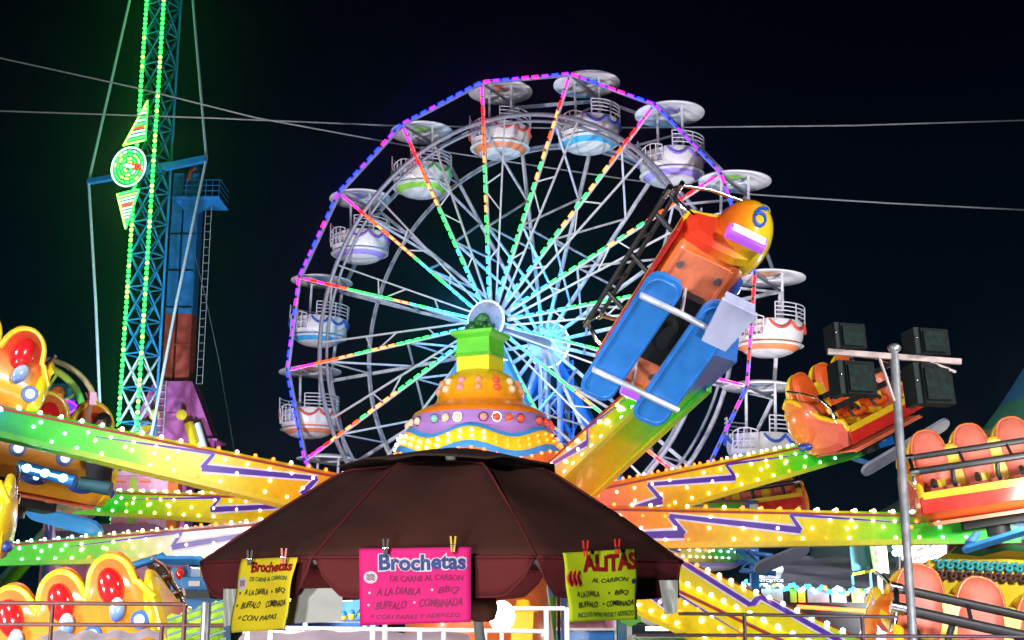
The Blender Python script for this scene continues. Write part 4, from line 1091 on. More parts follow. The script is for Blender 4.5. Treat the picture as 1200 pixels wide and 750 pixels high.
sign([P(284, 655, Y1 + .25), P(347, 653, Y1 - .03), P(335, 737, Y1 - .05), P(270, 742, Y1 + .25)], 'paper_y', 'yellow hand lettered sign headed Brochetas in red, at the left corner of the umbrella', [
 ('Brochetas', .22, .80, .97, .95, 'inkr', .04, 0), ('DE CARNE AL CARBON', .22, .68, .93, .74, 'inkg', .01, .1), ('A LA DIABLA', .16, .50, .58, .58, 'inkk', .012, .2), ('BBQ', .74, .50, .93, .58, 'inkk', .012, .2),
 ('BUFFALO', .16, .32, .46, .41, 'inkk', .016, .2), ('COMBINADA', .56, .32, .95, .41, 'inkk', .016, .2), ('* CON PAPAS', .16, .14, .82, .22, 'inkk', .01, .2)],
 [('burger', .10, .66, .07, 'halo'), ('dot', .08, .53, .015, 'inkk'), ('dot', .66, .53, .015, 'inkk'), ('dot', .08, .36, .015, 'inkk')])
sign([P(659, 648, SY - .02), P(747, 643, SY + .22), P(745, 726, SY + .22), P(667, 729, SY - .02)], 'paper_g', 'lime green hand lettered sign headed ALiTAS in red, at the right of the umbrella', [
 ('ALiTAS', .24, .70, .97, .95, 'inkr', .05, 0), ('AL CARBON', .36, .545, .84, .605, 'inkk', .01, .15), ('A LA DIABLA', .12, .35, .46, .43, 'inkk', .014, .2), ('BBQ', .68, .35, .86, .43, 'inkk', .014, .2),
 ('BUFFALO', .12, .20, .42, .28, 'inkk', .014, .2), ('COMBINADA', .56, .20, .94, .28, 'inkk', .016, .2), ('INCLUYE PAPAS FRITAS Y ADEREZO', .10, .055, .94, .125, 'inkg', .014, .1)],
 [('wing', .11, .62, .11, 'paper_y'), ('dot', .61, .39, .012, 'inkk'), ('dot', .52, .24, .012, 'inkk'), ('dot', .93, .54, .03, 'inkb')])
for (x, y, m_, Y, lb) in ((452, 641, 'black', SY, 'small black clip at the left of the pink sign'), (531, 638, 'yellow', SY, 'small yellow clip at the top right of the pink sign'), (293, 654, 'black', Y1 + .18, 'small black clip holding the left end of the yellow sign'),
        (333, 652, 'red', Y1 + .0, 'small dark red clip at the right of the yellow sign'), (686, 643, 'red', SY + .02, 'small red clip at the left of the lime sign'), (723, 641, 'red', SY + .12, 'small red clip at the right of the lime sign')):
    b = MB(); q = P(x, y, Y - .02)
    for sx in (-1, 1): b.bar(q + Vector((sx * .004, -.006, -.028)), q + Vector((sx * .009, -.004, .03)), .007, .012, mi=0)
    b.tube([q + Vector((-.010, -.01, -.004)), q + Vector((.010, -.01, -.004))], .004, 8, mi=1)
    thingmesh(b, 'clothes_peg', [M[m_], M['chrome']], lb, 'clip', 'pegs holding the signs')
b = MB(); f = quadmap(pq([(343, 690), (402, 689), (400, 728), (336, 731)], SY + .25)); n_ = 10
b.add([f(i / n_, j / n_) for j in range(n_ + 1) for i in range(n_ + 1)], [(j * 11 + i, j * 11 + i + 1, (j + 1) * 11 + i + 1, (j + 1) * 11 + i) for j in range(n_) for i in range(n_)], 0, True)
b.add([f(i / n_, j / n_, -.004) for j in range(n_ + 1) for i in range(n_ + 1)], [(j * 11 + i, j * 11 + i + 1, (j + 1) * 11 + i + 1, (j + 1) * 11 + i) for j in range(n_) for i in range(n_)], 0, True)
thingmesh(b, 'blank_sheet', M['paper_w'], 'blank pale grey sheet hanging between the yellow and the pink sign', 'sheet')
for q_, lb in (([(772, 680), (795, 680), (793, 718), (779, 720)], 'pale translucent strip hanging under the right corner of the umbrella'), ([(262, 690), (277, 690), (272, 732), (262, 735)], 'pale strip hanging left of the yellow sign')):
    b = MB(); f = quadmap(pq(q_, SY + .42 if q_[0][0] > 500 else Y1 + .36)); n_ = 6
    for off in (0, -.004): b.add([f(i / n_, j / n_, off) for j in range(n_ + 1) for i in range(n_ + 1)], [(j * 7 + i, j * 7 + i + 1, (j + 1) * 7 + i + 1, (j + 1) * 7 + i) for j in range(n_) for i in range(n_)], 0, True)
    thingmesh(b, 'hanging_strip', mat('milky_plastic', (.45, .50, .48), .35, 0, .3, 8), lb, 'plastic strip')

# grey canopies behind
def canopy(pxc, pyt, pyb, Y, r, label):
    c_ = P(pxc, pyt, Y); zb = P(pxc, pyb, Y).z; t = empty('grey_canopy', (c_.x, c_.y, 0), label, 'canopy')
    b = MB(); b.lathe([(.02, c_.z), (r * .22, c_.z - (c_.z - zb) * .45), (r * .55, c_.z - (c_.z - zb) * .8), (r, zb), (r, zb - .05)], 4, (c_.x, c_.y, 0), smooth=False)
    b.build('roof', M['greycanvas'], t, True)
    b = MB()
    for a in (45, 135, 225, 315): p = Vector((c_.x + r * .98 * math.cos(R(a)), c_.y + r * .98 * math.sin(R(a)), 0)); b.bar(p, p + Vector((0, 0, zb)), .035)
    b.build('post', M['white'], t, True)
canopy(377, 655, 692, 9.5, .62, 'small grey pointed canopy seen through the left notch of the umbrella edge')

# ------------------------------------------------------------------ lamp post with floodlights
LY = 9.0; lt = P(1046, 411, LY); lbp = P(1062, 750, LY)
lp = empty('floodlight_post', (lt.x, LY, 0), 'tall grey steel post at right carrying four dark unlit floodlights on a crossbar', 'floodlight post')
b = MB(); b.tube([(lt.x + .01, LY, 0), (lt.x + .01, LY, lt.z + .04)], .031, 16); b.build('post', mat('dull_galvanised', (.24, .25, .28), .5, .5, .3, 14), lp, True)
b = MB(); a_ = P(970, 412, LY); d_ = P(1126, 424, LY); b.bar(a_, d_, .035, .04); b.tube([P(1030, 418, LY), P(1048, 470, LY - .02)], .012, 8); b.tube([P(1090, 424, LY), P(1120, 436, LY)], .012, 8); b.build('crossbar', M['galv2'] if 'galv2' in M else mat('worn_pinkish_steel', (.42, .34, .33), .5, .3, .3, 12), lp, True)
b = MB(); b.ball(P(1048, 408, LY), (.05, .05, .035), 10, 6); b.build('junction_box', M['galv'], lp, True)
for (x0, y0, x1, y1) in ((970, 380, 1014, 410), (1062, 386, 1112, 417), (974, 424, 1026, 464), (1062, 427, 1118, 475)):
    A = P(x0, y0, LY); B_ = P(x1, y1, LY); c_ = (A + B_) / 2; w_ = abs(B_.x - A.x); h_ = abs(A.z - B_.z)
    rot = Matrix.Rotation(R(16), 3, 'Z') @ Matrix.Rotation(R(-6), 3, 'X')
    b = MB(); b.box(c_ + Vector((w_ * .12, .02, 0)), (w_ * .78, .10, h_), rot); b.box(c_ + Vector((-w_ * .36, .03, 0)), (w_ * .18, .16, h_ * 1.02), rot, mi=1)
    for i in range(6): b.box(c_ + Vector((w_ * .12, .10, -h_ / 2 + h_ * (i + .5) / 6)), (w_ * .7, .06, .008), rot, mi=1)
    fo = b.build('floodlight', [matte(mat('matt_black_housing', (.007, .009, .010), .7, 0, .3, 8)), matte(mat('grey_fin', (.014, .022, .022), .6, 0, .2, 8))], lp, True, bevel=.006)
    b = MB(); b.box(c_ + Vector((w_ * .14, -.045, 0)), (w_ * .62, .012, h_ * .78), rot); b.ball(c_ + Vector((-w_ * .34, -.07, .02)), .010, 6, 4, mi=1)
    b.build('glass', [matte(mat('dark_glass', (.006, .016, .015), .7, 0, .8, 22)), M['chrome']], fo, True)
    b = MB(); yk = a_.lerp(d_, (c_.x - a_.x) / (d_.x - a_.x)); b.tube([yk, c_ + Vector((0, .06, (h_ / 2 if c_.z < yk.z else -h_ / 2)))], .012, 6); b.build('bracket', M['galv'], fo, True)

# ------------------------------------------------------------------ railings
def railing(name, label, posts, rails, m_, Y, rr=.016):
    x, _, _ = P(posts[0][0], 700, Y); t = empty(name, (x, Y, 0), label, 'railing')
    for (px, py, r_) in posts:
        q = P(px, py, Y); b = MB(); b.tube([(q.x, q.y, 0), q], r_ * 1.0, 10); b.build('post', m_, t, True)
    for (x0, y0, x1, y1) in rails:
        b = MB(); b.tube([P(x0, y0, Y), P(x1, y1, Y)], rr, 10); b.build('rail', m_, t, True)
railing('railing', 'rusty brown railing in front of the lower left orange car', [(62, 707, .014), (-60, 707, .014), (190, 731, .014), (217, 709, .016)], [(-80, 706, 217, 708), (-80, 731, 262, 733)], M['brown'], 8.6, .014)
b = MB(); q = P(242, 707, 8.4); b.tube([(q.x, q.y, 0), q, q + Vector((0, 0, .01))], [.032, .032, .02], 14); thingmesh(b, 'metal_post', M['galv'], 'pale round metal post at the right end of the brown railing', 'post')
M['darkrail'] = mat('dark_purple_rail', (.035, .02, .03), .5, .2, .3, 12)
railing('railing', 'thin dark railing across the broad lower right arm', [(872, 718, .012), (1010, 720, .012)], [(795, 719, 1052, 723), (745, 744, 1210, 746)], M['darkrail'], 8.2, .011)
railing('railing', 'white painted railing behind the lime green sign', [(640, 712, .02), (664, 712, .02), (568, 738, .02), (520, 738, .02), (492, 738, .02), (452, 736, .02)], [(596, 713, 662, 713), (335, 736, 642, 740)], M['white'], 10.5, .018)

# ------------------------------------------------------------------ fairground behind
def box_px(b, x0, y0, x1, y1, Y, d, mi=0):
    A = P(x0, y0, Y); B_ = P(x1, y1, Y); c_ = (A + B_) / 2
    b.box((c_.x, Y + d / 2, c_.z), (abs(B_.x - A.x), d, abs(A.z - B_.z)), mi=mi)
def booth(name, label, cat, x0, x1, ytop, Y, depth, wallm, roofm, trimm, posts=3, wall_h=1.1, sign_m=None, floor=False, bulbs=None, peak=.5):
    zt = P(600, ytop, Y).z; xa = P(x0, ytop, Y).x; xb = P(x1, ytop, Y).x; W = xb - xa; cx = (xa + xb) / 2
    t = empty(name, (cx, Y, 0), label, cat)
    b = MB(); b.box((cx, Y + depth - .05, zt * .46), (W, .08, zt * .9)); b.box((xa + .05, Y + depth / 2, zt * .46), (.06, depth - .1, zt * .9)); b.box((xb - .05, Y + depth / 2, zt * .46), (.06, depth - .1, zt * .9)); b.build('wall', M[wallm], t, True)
    b = MB(); b.add([(xa - .2, Y - .3, zt), (xb + .2, Y - .3, zt), (xb + .2, Y + depth, zt + .0), (xa - .2, Y + depth, zt), (xa + W * .2, Y + depth * .4, zt + peak), (xb - W * .2, Y + depth * .4, zt + peak)], [(0, 1, 5, 4), (1, 2, 5), (2, 3, 4, 5), (3, 0, 4), (3, 2, 1, 0)]); b.build('roof', M[roofm], t, True)
    b = MB()
    n_ = max(4, int(W / .35)); top = zt + .02
    for i in range(n_):
        xl = xa - .2 + (W + .4) * i / n_; xr = xa - .2 + (W + .4) * (i + 1) / n_
        b.add([(xl, Y - .32, top), (xr, Y - .32, top), (xr, Y - .33, top - .22), ((xl + xr) / 2, Y - .34, top - .32), (xl, Y - .33, top - .22)], [(4, 3, 2, 1, 0)], i % 2)
    o = b.build('valance', [M[trimm], M['white']], t, True); s_ = o.modifiers.new('t', 'SOLIDIFY'); s_.thickness = .01
    for i in range(posts):
        x = xa + W * i / (posts - 1); b = MB(); b.bar((x, Y - .2, 0), (x, Y - .2, zt), .09); b.build('post', M['white'], t, True)
    b = MB(); b.box((cx, Y, wall_h / 2), (W * .96, .5, wall_h)); b.box((cx, Y - .05, wall_h + .03), (W * .99, .66, .05), mi=1); b.build('counter', [M[trimm], M['white']], t, True)
    if bulbs:
        b = MB(); n_ = int(W / .16)
        for i in range(n_ + 1): b.ball((xa - .2 + (W + .4) * i / n_, Y - .37, zt + .06), .035, 6, 4)
        b.build('bulb_row', LED[bulbs], t, True)
    b = MB(); b.tube([(xa + .4, Y + .6, zt - .35), (xb - .4, Y + .6, zt - .35)], .04, 8); b.build('lit_tube', emi('fluorescent_tube', (.85, .93, 1), 6, True), t, True)
    # prizes / goods on the back shelf
    for s_i in range(2):
        b = MB(); zz = wall_h + .25 + s_i * .55; n_ = int(W / .22)
        b.box((cx, Y + depth - .35, zz - .04), (W * .94, .4, .03), mi=5)
        for i in range(n_):
            x = xa + .15 + (W - .3) * (i + .5) / n_; h_ = rnd.uniform(.14, .34)
            mi = rnd.randrange(5); b.ball((x, Y + depth - .38, zz + h_ * .45), (.09, .08, h_ * .5), 8, 6, mi=mi); b.ball((x, Y + depth - .42, zz + h_ * .95), (.06, .06, .06), 8, 6, mi=(mi + 1) % 5)
        b.build('shelf_of_prizes', [M['pink'], M['yellow'], M['skyblue'], M['green'], M['white'], M['greysteel']], t, True)
    return t
booth('game_booth', 'open prize booth with a yellow trimmed roof behind the umbrella between the signs', 'booth', 560, 720, 668, 33, 3, 'pink', 'yellow', 'blue', bulbs=None)
booth('game_booth', 'blue trimmed prize booth behind the yellow and pink signs', 'booth', 292, 430, 684, 30, 3, 'skyblue', 'lilac', 'blue')
booth('game_booth', 'green trimmed booth low behind the broad lower right arm', 'booth', 736, 862, 716, 26, 3, 'teal', 'teal', 'green', bulbs='bulbw')
booth('game_booth', 'prize booth under the pale pink columns at the left', 'booth', 60, 192, 632, 36, 3, 'pink', 'magenta', 'pink', bulbs=None)

# striped pavilion with pink columns (left)
t = empty('pink_pavilion', P(120, 640, 40) * Vector((1, 1, 0)) if False else (P(120, 640, 40).x, 40, 0), 'pink and white pavilion front with tall columns and an orange edge, behind the left arms', 'pavilion')
for (x0, x1, m_) in ((58, 64, 'pink'), (68, 84, 'white'), (88, 98, 'pink'), (136, 146, 'pink'), (150, 158, 'lime'), (164, 176, 'pink'), (178, 192, 'pinkw'), (193, 204, 'orange')):
    M.setdefault('pinkw', mat('pale_pink_panel', (.82, .52, .70), .45))
    b = MB(); A = P(x0, 556, 40); B_ = P(x1, 700, 40); w_ = B_.x - A.x
    yt = 556 if x0 > 130 else 600; zt = P(600, yt, 40).z
    b.box(((A.x + B_.x) / 2, 40, zt / 2), (w_, w_, zt)); 
    b.box(((A.x + B_.x) / 2, 40, zt - .1), (w_ * 1.25, w_ * 1.25, .12)); b.box(((A.x + B_.x) / 2, 40, .3), (w_ * 1.25, w_ * 1.25, .6))
    if m_ == 'pink':
        for i in range(9): b.box(((A.x + B_.x) / 2, 40 - w_ / 2, zt * (i + .6) / 9), (w_ * .6, .05, .05), mi=1)
    b.build('column', [M[m_], M['orange']], t, True)
b = MB(); box_px(b, 52, 622, 206, 629, 39, 2.5); box_px(b, 130, 552, 206, 557, 39.4, 1.2, 1); box_px(b, 56, 650, 206, 720, 41, 1, 2); b.build('platform', [M['magenta'], M['pinkw'], M['pink']], t, True)

# blue control cabin & beige supports near lower left
t = empty('control_cabin', (P(222, 680, 19).x, 19, 0), 'small blue ride control cabin with a white label and a painted red face spot', 'cabin')
b = MB(); box_px(b, 201, 664, 222, 692, 19, .6); box_px(b, 212, 676, 250, 692, 18.8, .6); box_px(b, 203, 690, 256, 760, 19.1, .8); b.build('cabinet', M['skyblue'], t, True, bevel=.02)
b = MB(); box_px(b, 221, 681, 234, 687, 18.78, .01); b.build('label_plate', M['white'], t, True)
b = MB(); q = P(211, 672, 18.95); b.ball(q, (.07, .03, .09), 12, 8); b.build('red_lamp', M['redglass'], t, True)
b = MB(); box_px(b, 196, 692, 258, 701, 18.3, 1.6); b.build('deck_plate', M['dark'], t, True)
t = empty('beige_frame', (P(190, 700, 20.5).x, 20.5, 0), 'beige folded metal frame with slanting braces beside the orange car', 'frame')
b = MB()
for (xa, ya, xb, yb, w_) in ((176, 660, 206, 706, .16), (186, 664, 214, 708, .10), (196, 664, 176, 706, .08)): b.bar(P(xa, ya, 20.5), P(xb, yb, 20.5), w_, .1)
b.build('brace', M['brown'], t, True)
b = MB(); box_px(b, 176, 664, 236, 712, 21, .1); box_px(b, 180, 712, 250, 760, 21, .1); b.build('back_panel', M['beige'], t, True)

# lime striped floor panels and pale tarps at the bottom
def slope(name, pts, Yn, Yf, m_, label, cat, rows=8):
    """sheet: near edge pts[0..1] at Yn, far edge pts[2..3] at Yf"""
    A, B_, C_, D_ = P(*pts[0], Yn), P(*pts[1], Yn), P(*pts[2], Yf), P(*pts[3], Yf); b = MB(); n_ = 14; vs = []
    for j in range(rows + 1):
        for i in range(n_ + 1):
            p = A.lerp(B_, i / n_).lerp(D_.lerp(C_, i / n_), j / rows); p.z += .04 * noise.noise(p * .9) + .02 * math.sin(i * 1.7); vs.append(p)
    b.add(vs, [(j * (n_ + 1) + i, j * (n_ + 1) + i + 1, (j + 1) * (n_ + 1) + i + 1, (j + 1) * (n_ + 1) + i) for j in range(rows) for i in range(n_)], 0, True)
    for s_ in (A, B_): b.bar((s_.x, s_.y, 0), s_ - Vector((0, 0, .05)), .04, mi=0)
    return thingmesh(b, name, M[m_], label, cat)
M['liltarp'] = mat('pale_lilac_tarp', (.62, .52, .66), .5, 0, .2, 1.5, bump=.3)
M['limestripe'] = mat('lime_striped_panel', (.45, .75, .06), .45, 0, .5, 5)
slope('tarp', [(38, 752), (196, 752), (190, 737), (60, 739)], 9.4, 10.6, 'liltarp', 'pale lilac tarp behind the brown railing at the bottom left', 'tarp')
slope('tarp', [(270, 760), (560, 760), (548, 742), (286, 742)], 10.9, 12.2, 'liltarp', 'pale lilac counter sheet below the signs', 'tarp')
slope('striped_banner', [(196, 768), (262, 760), (262, 706), (196, 724)], 13.0, 13.6, 'limestripe', 'lime green slanted panel with dark stripes behind the pale post', 'panel')
b = MB()
for i in range(6): b.bar(P(196 + 0, 772 - i * 9, 12.95), P(264, 748 - i * 9, 12.95), .035, .02)
thingmesh(b, 'dark_stripe_bars', M['teal'], 'dark slanting bars across the lime green panel', 'bars')

# yellow machine, blue tower toy and coloured panels
t = empty('popcorn_cart', (P(613, 730, 16).x, 16, 0), 'yellow tapered cart with a small yellow lid right of the pink sign', 'cart')
b = MB(); c_ = P(613, 717, 16); zl = P(613, 768, 16).z
b.slab([(c_.x - .14, c_.z), (c_.x + .13, c_.z), (c_.x + .08, .5), (c_.x - .17, .5)], 16, 16.5); b.build('cart_body', M['yellow'], t, True, bevel=.01)
b = MB(); b.lathe([(.19, c_.z), (.17, c_.z + .05), (.09, c_.z + .08), (.08, c_.z + .14), (.01, c_.z + .15)], 20, (c_.x + .0, 16.25, 0)); b.build('lid', M['yellow'], t, True)
b = MB()
for sx in (-.12, .08): b.tube([(c_.x + sx, 16.1, .52), (c_.x + sx, 16.1, 0)], .03, 8)
b.build('leg', M['dark'], t, True)
t = empty('rocket_decoration', (P(634, 700, 22).x, 22, 0), 'slim blue rocket shaped decoration with pink side fins right of the pink sign', 'decoration')
b = MB(); c_ = P(634, 672, 22); b.lathe([(.17, 0), (.17, c_.z - .25), (.15, c_.z - .12), (.07, c_.z + .02), (.01, c_.z + .12)], 20, (c_.x, 22, 0)); b.build('rocket_body', M['skyblue'], t, True)
b = MB()
for sx in (-1, 1): b.box((c_.x + sx * .20, 22, c_.z - .35), (.06, .06, .4)); b.box((c_.x + sx * .20, 22, 1.0), (.10, .08, 1.4))
b.build('fin', M['pink'], t, True)
b = MB(); box_px(b, 643, 690, 652, 760, 21, .2); thingmesh(b, 'teal_panel_post', M['green'], 'upright green panel right of the blue rocket', 'panel')
b = MB(); box_px(b, 653, 684, 657, 760, 20.8, .1); thingmesh(b, 'brown_post', M['brown'], 'thin brown upright beside the lime sign', 'post')
b = MB(); b.bar(P(637, 702, 20.5), P(662, 682, 20.5), .12, .1); b.bar(P(661, 680, 20.4), P(661, 750, 20.4), .09, .1); thingmesh(b, 'blue_bracket', M['blue'], 'dark blue slanted bracket just left of the lime sign', 'bracket')
b = MB(); q = P(588, 722, 13); b.ball(q, (.13, .13, .15), 20, 14); b.tube([q + Vector((0, 0, -.14)), (q.x, q.y, 0)], .02, 8, mi=1)
thingmesh(b, 'globe_lamp', [emi('white_globe', (1, 1, 1), 5, True), M['white']], 'glowing white globe lamp right of the brown cloth bundle', 'lamp')

# right side: dark tarp roof, balloons, boards, LED strips
def sheet_thing(name, quad, Y, m_, label, cat, th=.06, group=None, Y2=None):
    b = MB(); Y2 = Y2 or Y
    q = [P(quad[0][0], quad[0][1], Y), P(quad[1][0], quad[1][1], Y2), P(quad[2][0], quad[2][1], Y2), P(quad[3][0], quad[3][1], Y)]
    d = Vector((0, th, 0)); vs = q + [p + d for p in q]
    b.add(vs, [(0, 3, 2, 1), (4, 5, 6, 7), (0, 1, 5, 4), (1, 2, 6, 5), (2, 3, 7, 6), (3, 0, 4, 7)])
    for p in (q[2], q[3]): b.bar((p.x, p.y + th / 2, 0), (p.x, p.y + th / 2, p.z + .02), .05)
    return thingmesh(b, name, M[m_], label, cat, group)
t = empty('tarpaulin_roof', (P(960, 680, 30).x, 31, 0), 'dark grey ribbed tarpaulin roof right of the white balloons', 'tent')
b = MB(); n_ = 30; vs = []
A, B_, C_, D_ = P(872, 690, 28), P(1065, 712, 28), P(1060, 646, 35), P(908, 656, 35)
for j in range(13):
    for i in range(n_ + 1):
        p = A.lerp(B_, i / n_).lerp(D_.lerp(C_, i / n_), j / 12); p.z += .05 * math.sin(j * 2.1 + i * .15) - .12 * math.sin(PI * i / n_) * math.sin(PI * j / 12); vs.append(p)
b.add(vs, [(j * (n_ + 1) + i, j * (n_ + 1) + i + 1, (j + 1) * (n_ + 1) + i + 1, (j + 1) * (n_ + 1) + i) for j in range(12) for i in range(n_)], 0, True); b.build('roof_sheet', M['tarp'], t, True)
for p in (A, B_, C_, D_): b = MB(); b.bar((p.x, p.y, 0), p, .07); b.build('post', M['greysteel'], t, True)
b = MB()
for i in range(34):
    q = P(902 + rnd.uniform(-12, 14), 671 + rnd.uniform(-9, 9), 27 + rnd.uniform(0, .4)); b.ball(q, (rnd.uniform(.07, .12),) * 3, 10, 8)
q = P(903, 690, 27.2); b.tube([q, (q.x, q.y, 0)], .03, 8)
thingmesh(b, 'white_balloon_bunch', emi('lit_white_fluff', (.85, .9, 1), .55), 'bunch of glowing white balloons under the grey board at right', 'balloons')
t = empty('food_stand', (P(930, 700, 25).x, 25, 0), 'food stand with teal and yellow light strips along its dark front, lower right', 'food stand')
zt = P(930, 686, 25).z; xa = P(872, 690, 25).x; xb = P(1030, 690, 25).x
b = MB(); b.box(((xa + xb) / 2, 26, zt / 2), (xb - xa, 1.6, zt - .1)); b.build('cabinet', M['dark'], t, True)
for i, (x0, x1, m_) in enumerate(((893, 918, 'white'), (926, 934, 'lime'), (935, 944, 'yellow'), (946, 972, 'greysteel'), (974, 992, 'greysteel'), (998, 1012, 'lime'))):
    b = MB(); box_px(b, x0, 690, x1, 706, 25.1, .06); b.build('front_panel', M[m_], t, True)
b = MB()
for i in range(44):
    x = xa + (xb - xa) * i / 43
    b.ball((x, 25.05, zt + .03 + .05 * math.sin(i * 1.3) - .18 * i / 43), .045, 6, 4, mi=rnd.choice([0, 0, 1, 2, 2]))
b.build('light_strip', [LED['cyan'], LED['yellow'], LED['bulbw']], t, True)
b = MB()
for i in range(36): b.ball((P(936 + i * 2.2, 711 + i * .14, 24.9)), .038, 6, 4, mi=0)
b.build('amber_light_strip', LED['bulbo'], t, True)
b = MB(); box_px(b, 876, 678, 920, 684, 25, .05); b.build('name_strip', M['teal'], t, True)
b = MB(); tv, tf = text_mesh('ANTOJITOS', .02); A = P(884, 683.2, 24.985); B_ = P(918, 678.6, 24.985)
b.add([(A.x + (B_.x - A.x) * u, 24.985, A.z + (B_.z - A.z) * v) for u, v in tv], tf); b.build('lettering', emi('white_letters', (.9, .95, 1), 2), t, True)
sheet_thing('teal_board', [(995, 633), (1019, 633), (1020, 669), (999, 672)], 26, 'teal', 'dark teal board with a yellow lower edge hanging below the level arm', 'board')
b = MB(); b.bar(P(999, 673, 25.95), P(1032, 667, 25.95), .05, .05); thingmesh(b, 'yellow_edge_bar', M['yellow'], 'thin yellow bar under the dark teal board', 'bar')
M['paleg'] = emi('lit_pale_green', (.55, .85, .35), .75)
b = MB(); A = P(1020, 630, 25.6); B_ = P(1038, 630, 25.6); C_ = P(1042, 672, 25.6); D_ = P(1026, 668, 25.6)
b.add([A, B_, C_, D_] + [p + Vector((0, .15, 0)) for p in (A, B_, C_, D_)], [(0, 3, 2, 1), (4, 5, 6, 7), (0, 1, 5, 4), (1, 2, 6, 5), (2, 3, 7, 6), (3, 0, 4, 7)]); b.bar((D_.x + .1, 25.7, 0), (D_.x + .1, 25.7, D_.z), .08)
for i in range(3): b.box(P(1029 + i, 640 + i * 9, 25.55), (.09, .03, .12), mi=1)
thingmesh(b, 'lit_sign_board', [M['paleg'], M['magenta']], 'glowing pale green upright sign left of the grey post', 'sign')
b = MB()
for i in range(9): b.ball(P(1052 + (i % 3) * 5 - 3, 632 + (i // 3) * 8, 24), .06, 8, 6)
b.tube([P(1053, 645, 24.1), P(1053, 760, 24.1)], .04, 8, mi=1)
thingmesh(b, 'lamp_cluster', [LED['bulbw'], M['dark']], 'cluster of white lamps beside the grey post', 'lamps')
M['litwhite'] = emi('lit_white_panel', (1, .90, .86), .9)
t = empty('lit_cartoon_panel', (P(1090, 645, 27).x, 27, 0), 'bright white lit panel with loose brown outlines below the level arm', 'sign')
b = MB(); out = [(1056, 632), (1072, 629), (1086, 632), (1100, 628), (1123, 627), (1118, 640), (1110, 655), (1088, 658), (1070, 662), (1058, 656)]
q = [P(x, y, 27) for x, y in out]; n2 = len(q); b.add(q + [p + Vector((0, .1, 0)) for p in q], [tuple(range(n2 - 1, -1, -1)), tuple(range(n2, 2 * n2))] + [(i, (i + 1) % n2, (i + 1) % n2 + n2, i + n2) for i in range(n2)]); b.bar((P(1090, 650, 27).x, 27.05, 0), P(1090, 655, 27.05), .1); b.build('panel', M['litwhite'], t, True)
b = MB()
for (x, y, n_) in ((1066, 640, 5), (1080, 643, 6), (1094, 638, 6), (1108, 634, 5), (1076, 653, 6), (1096, 650, 5)):
    pts = [P(x + 6 * math.cos(R(i * 55 + x)), y + 3.5 * math.sin(R(i * 55 + y)), 26.97) for i in range(n_)]; b.tube(pts, .012, 5)
b.build('outline_marks', M['brown'], t, True)

# yellow decorated ride wall with squiggles
t = empty('kiddie_ride_wall', (P(1140, 700, 17).x, 17.5, 0), 'yellow curved kiddie ride wall with teal and maroon squiggle trim behind the lower right car', 'fairground ride')
M['hillg'] = mat('hill_green_paint', (.03, .30, .08), .5, 0, .3, 2); M['hillr'] = mat('hill_maroon_paint', (.35, .03, .05), .5, 0, .3, 2)
def wavy(pt, pb, Y, m_, nm, th=.1):
    b = MB(); top = [P(x, y, Y) for x, y in pt]; bot = [P(x, pb, Y) for x, y in pt]; n_ = len(top); vs = top + bot + [p + Vector((0, th, 0)) for p in top + bot]
    fs = []
    for i in range(n_ - 1): fs += [(i, n_ + i, n_ + i + 1, i + 1), (2 * n_ + i, 2 * n_ + i + 1, 3 * n_ + i + 1, 3 * n_ + i), (i, i + 1, 2 * n_ + i + 1, 2 * n_ + i), (n_ + i, 3 * n_ + i, 3 * n_ + i + 1, n_ + i + 1)]
    fs += [(0, 2 * n_, 3 * n_, n_), (n_ - 1, 2 * n_ - 1, 4 * n_ - 1, 3 * n_ - 1)]
    b.add(vs, fs); return b.build(nm, M[m_], t, True)
wavy([(1088, 656 + 2 * 0), (1110, 655), (1140, 656), (1175, 655), (1210, 657), (1300, 660)], 780, 17, 'yellow', 'wall')
wavy([(1098, 656), (1112, 648), (1130, 650), (1150, 652), (1180, 645), (1215, 648), (1300, 640)], 700, 17.4, 'yellow', 'painted_hill')
wavy([(1112, 650), (1122, 640), (1136, 646), (1160, 644), (1184, 638), (1220, 640), (1300, 630)], 700, 17.8, 'hillg', 'painted_hill')
wavy([(1112, 630), (1150, 626), (1175, 624), (1220, 624), (1300, 620)], 700, 18.2, 'hillr', 'painted_hill')
for (y0, m_, off) in ((661, 'skyteal', 0), (673, 'brown', 4)):
    M.setdefault('skyteal', mat('teal_trim_paint', (.02, .35, .40), .4))
    b = MB(); pts = []; k = 0
    x = 1094 + off
    while x < 1216:
        for dx, dy in ((0, -4.2), (4.6, -4.6), (6.2, -1), (3.8, 2), (5.4, 4.6), (10, 4.4), (11.2, 1), (9.2, -2)): pts.append(P(x + dx, y0 + dy + (x - 1094) * .045, 16.96))
        x += 11.6
    b.tube(pts, .026, 6); b.build('squiggle_trim', M[m_], t, True)

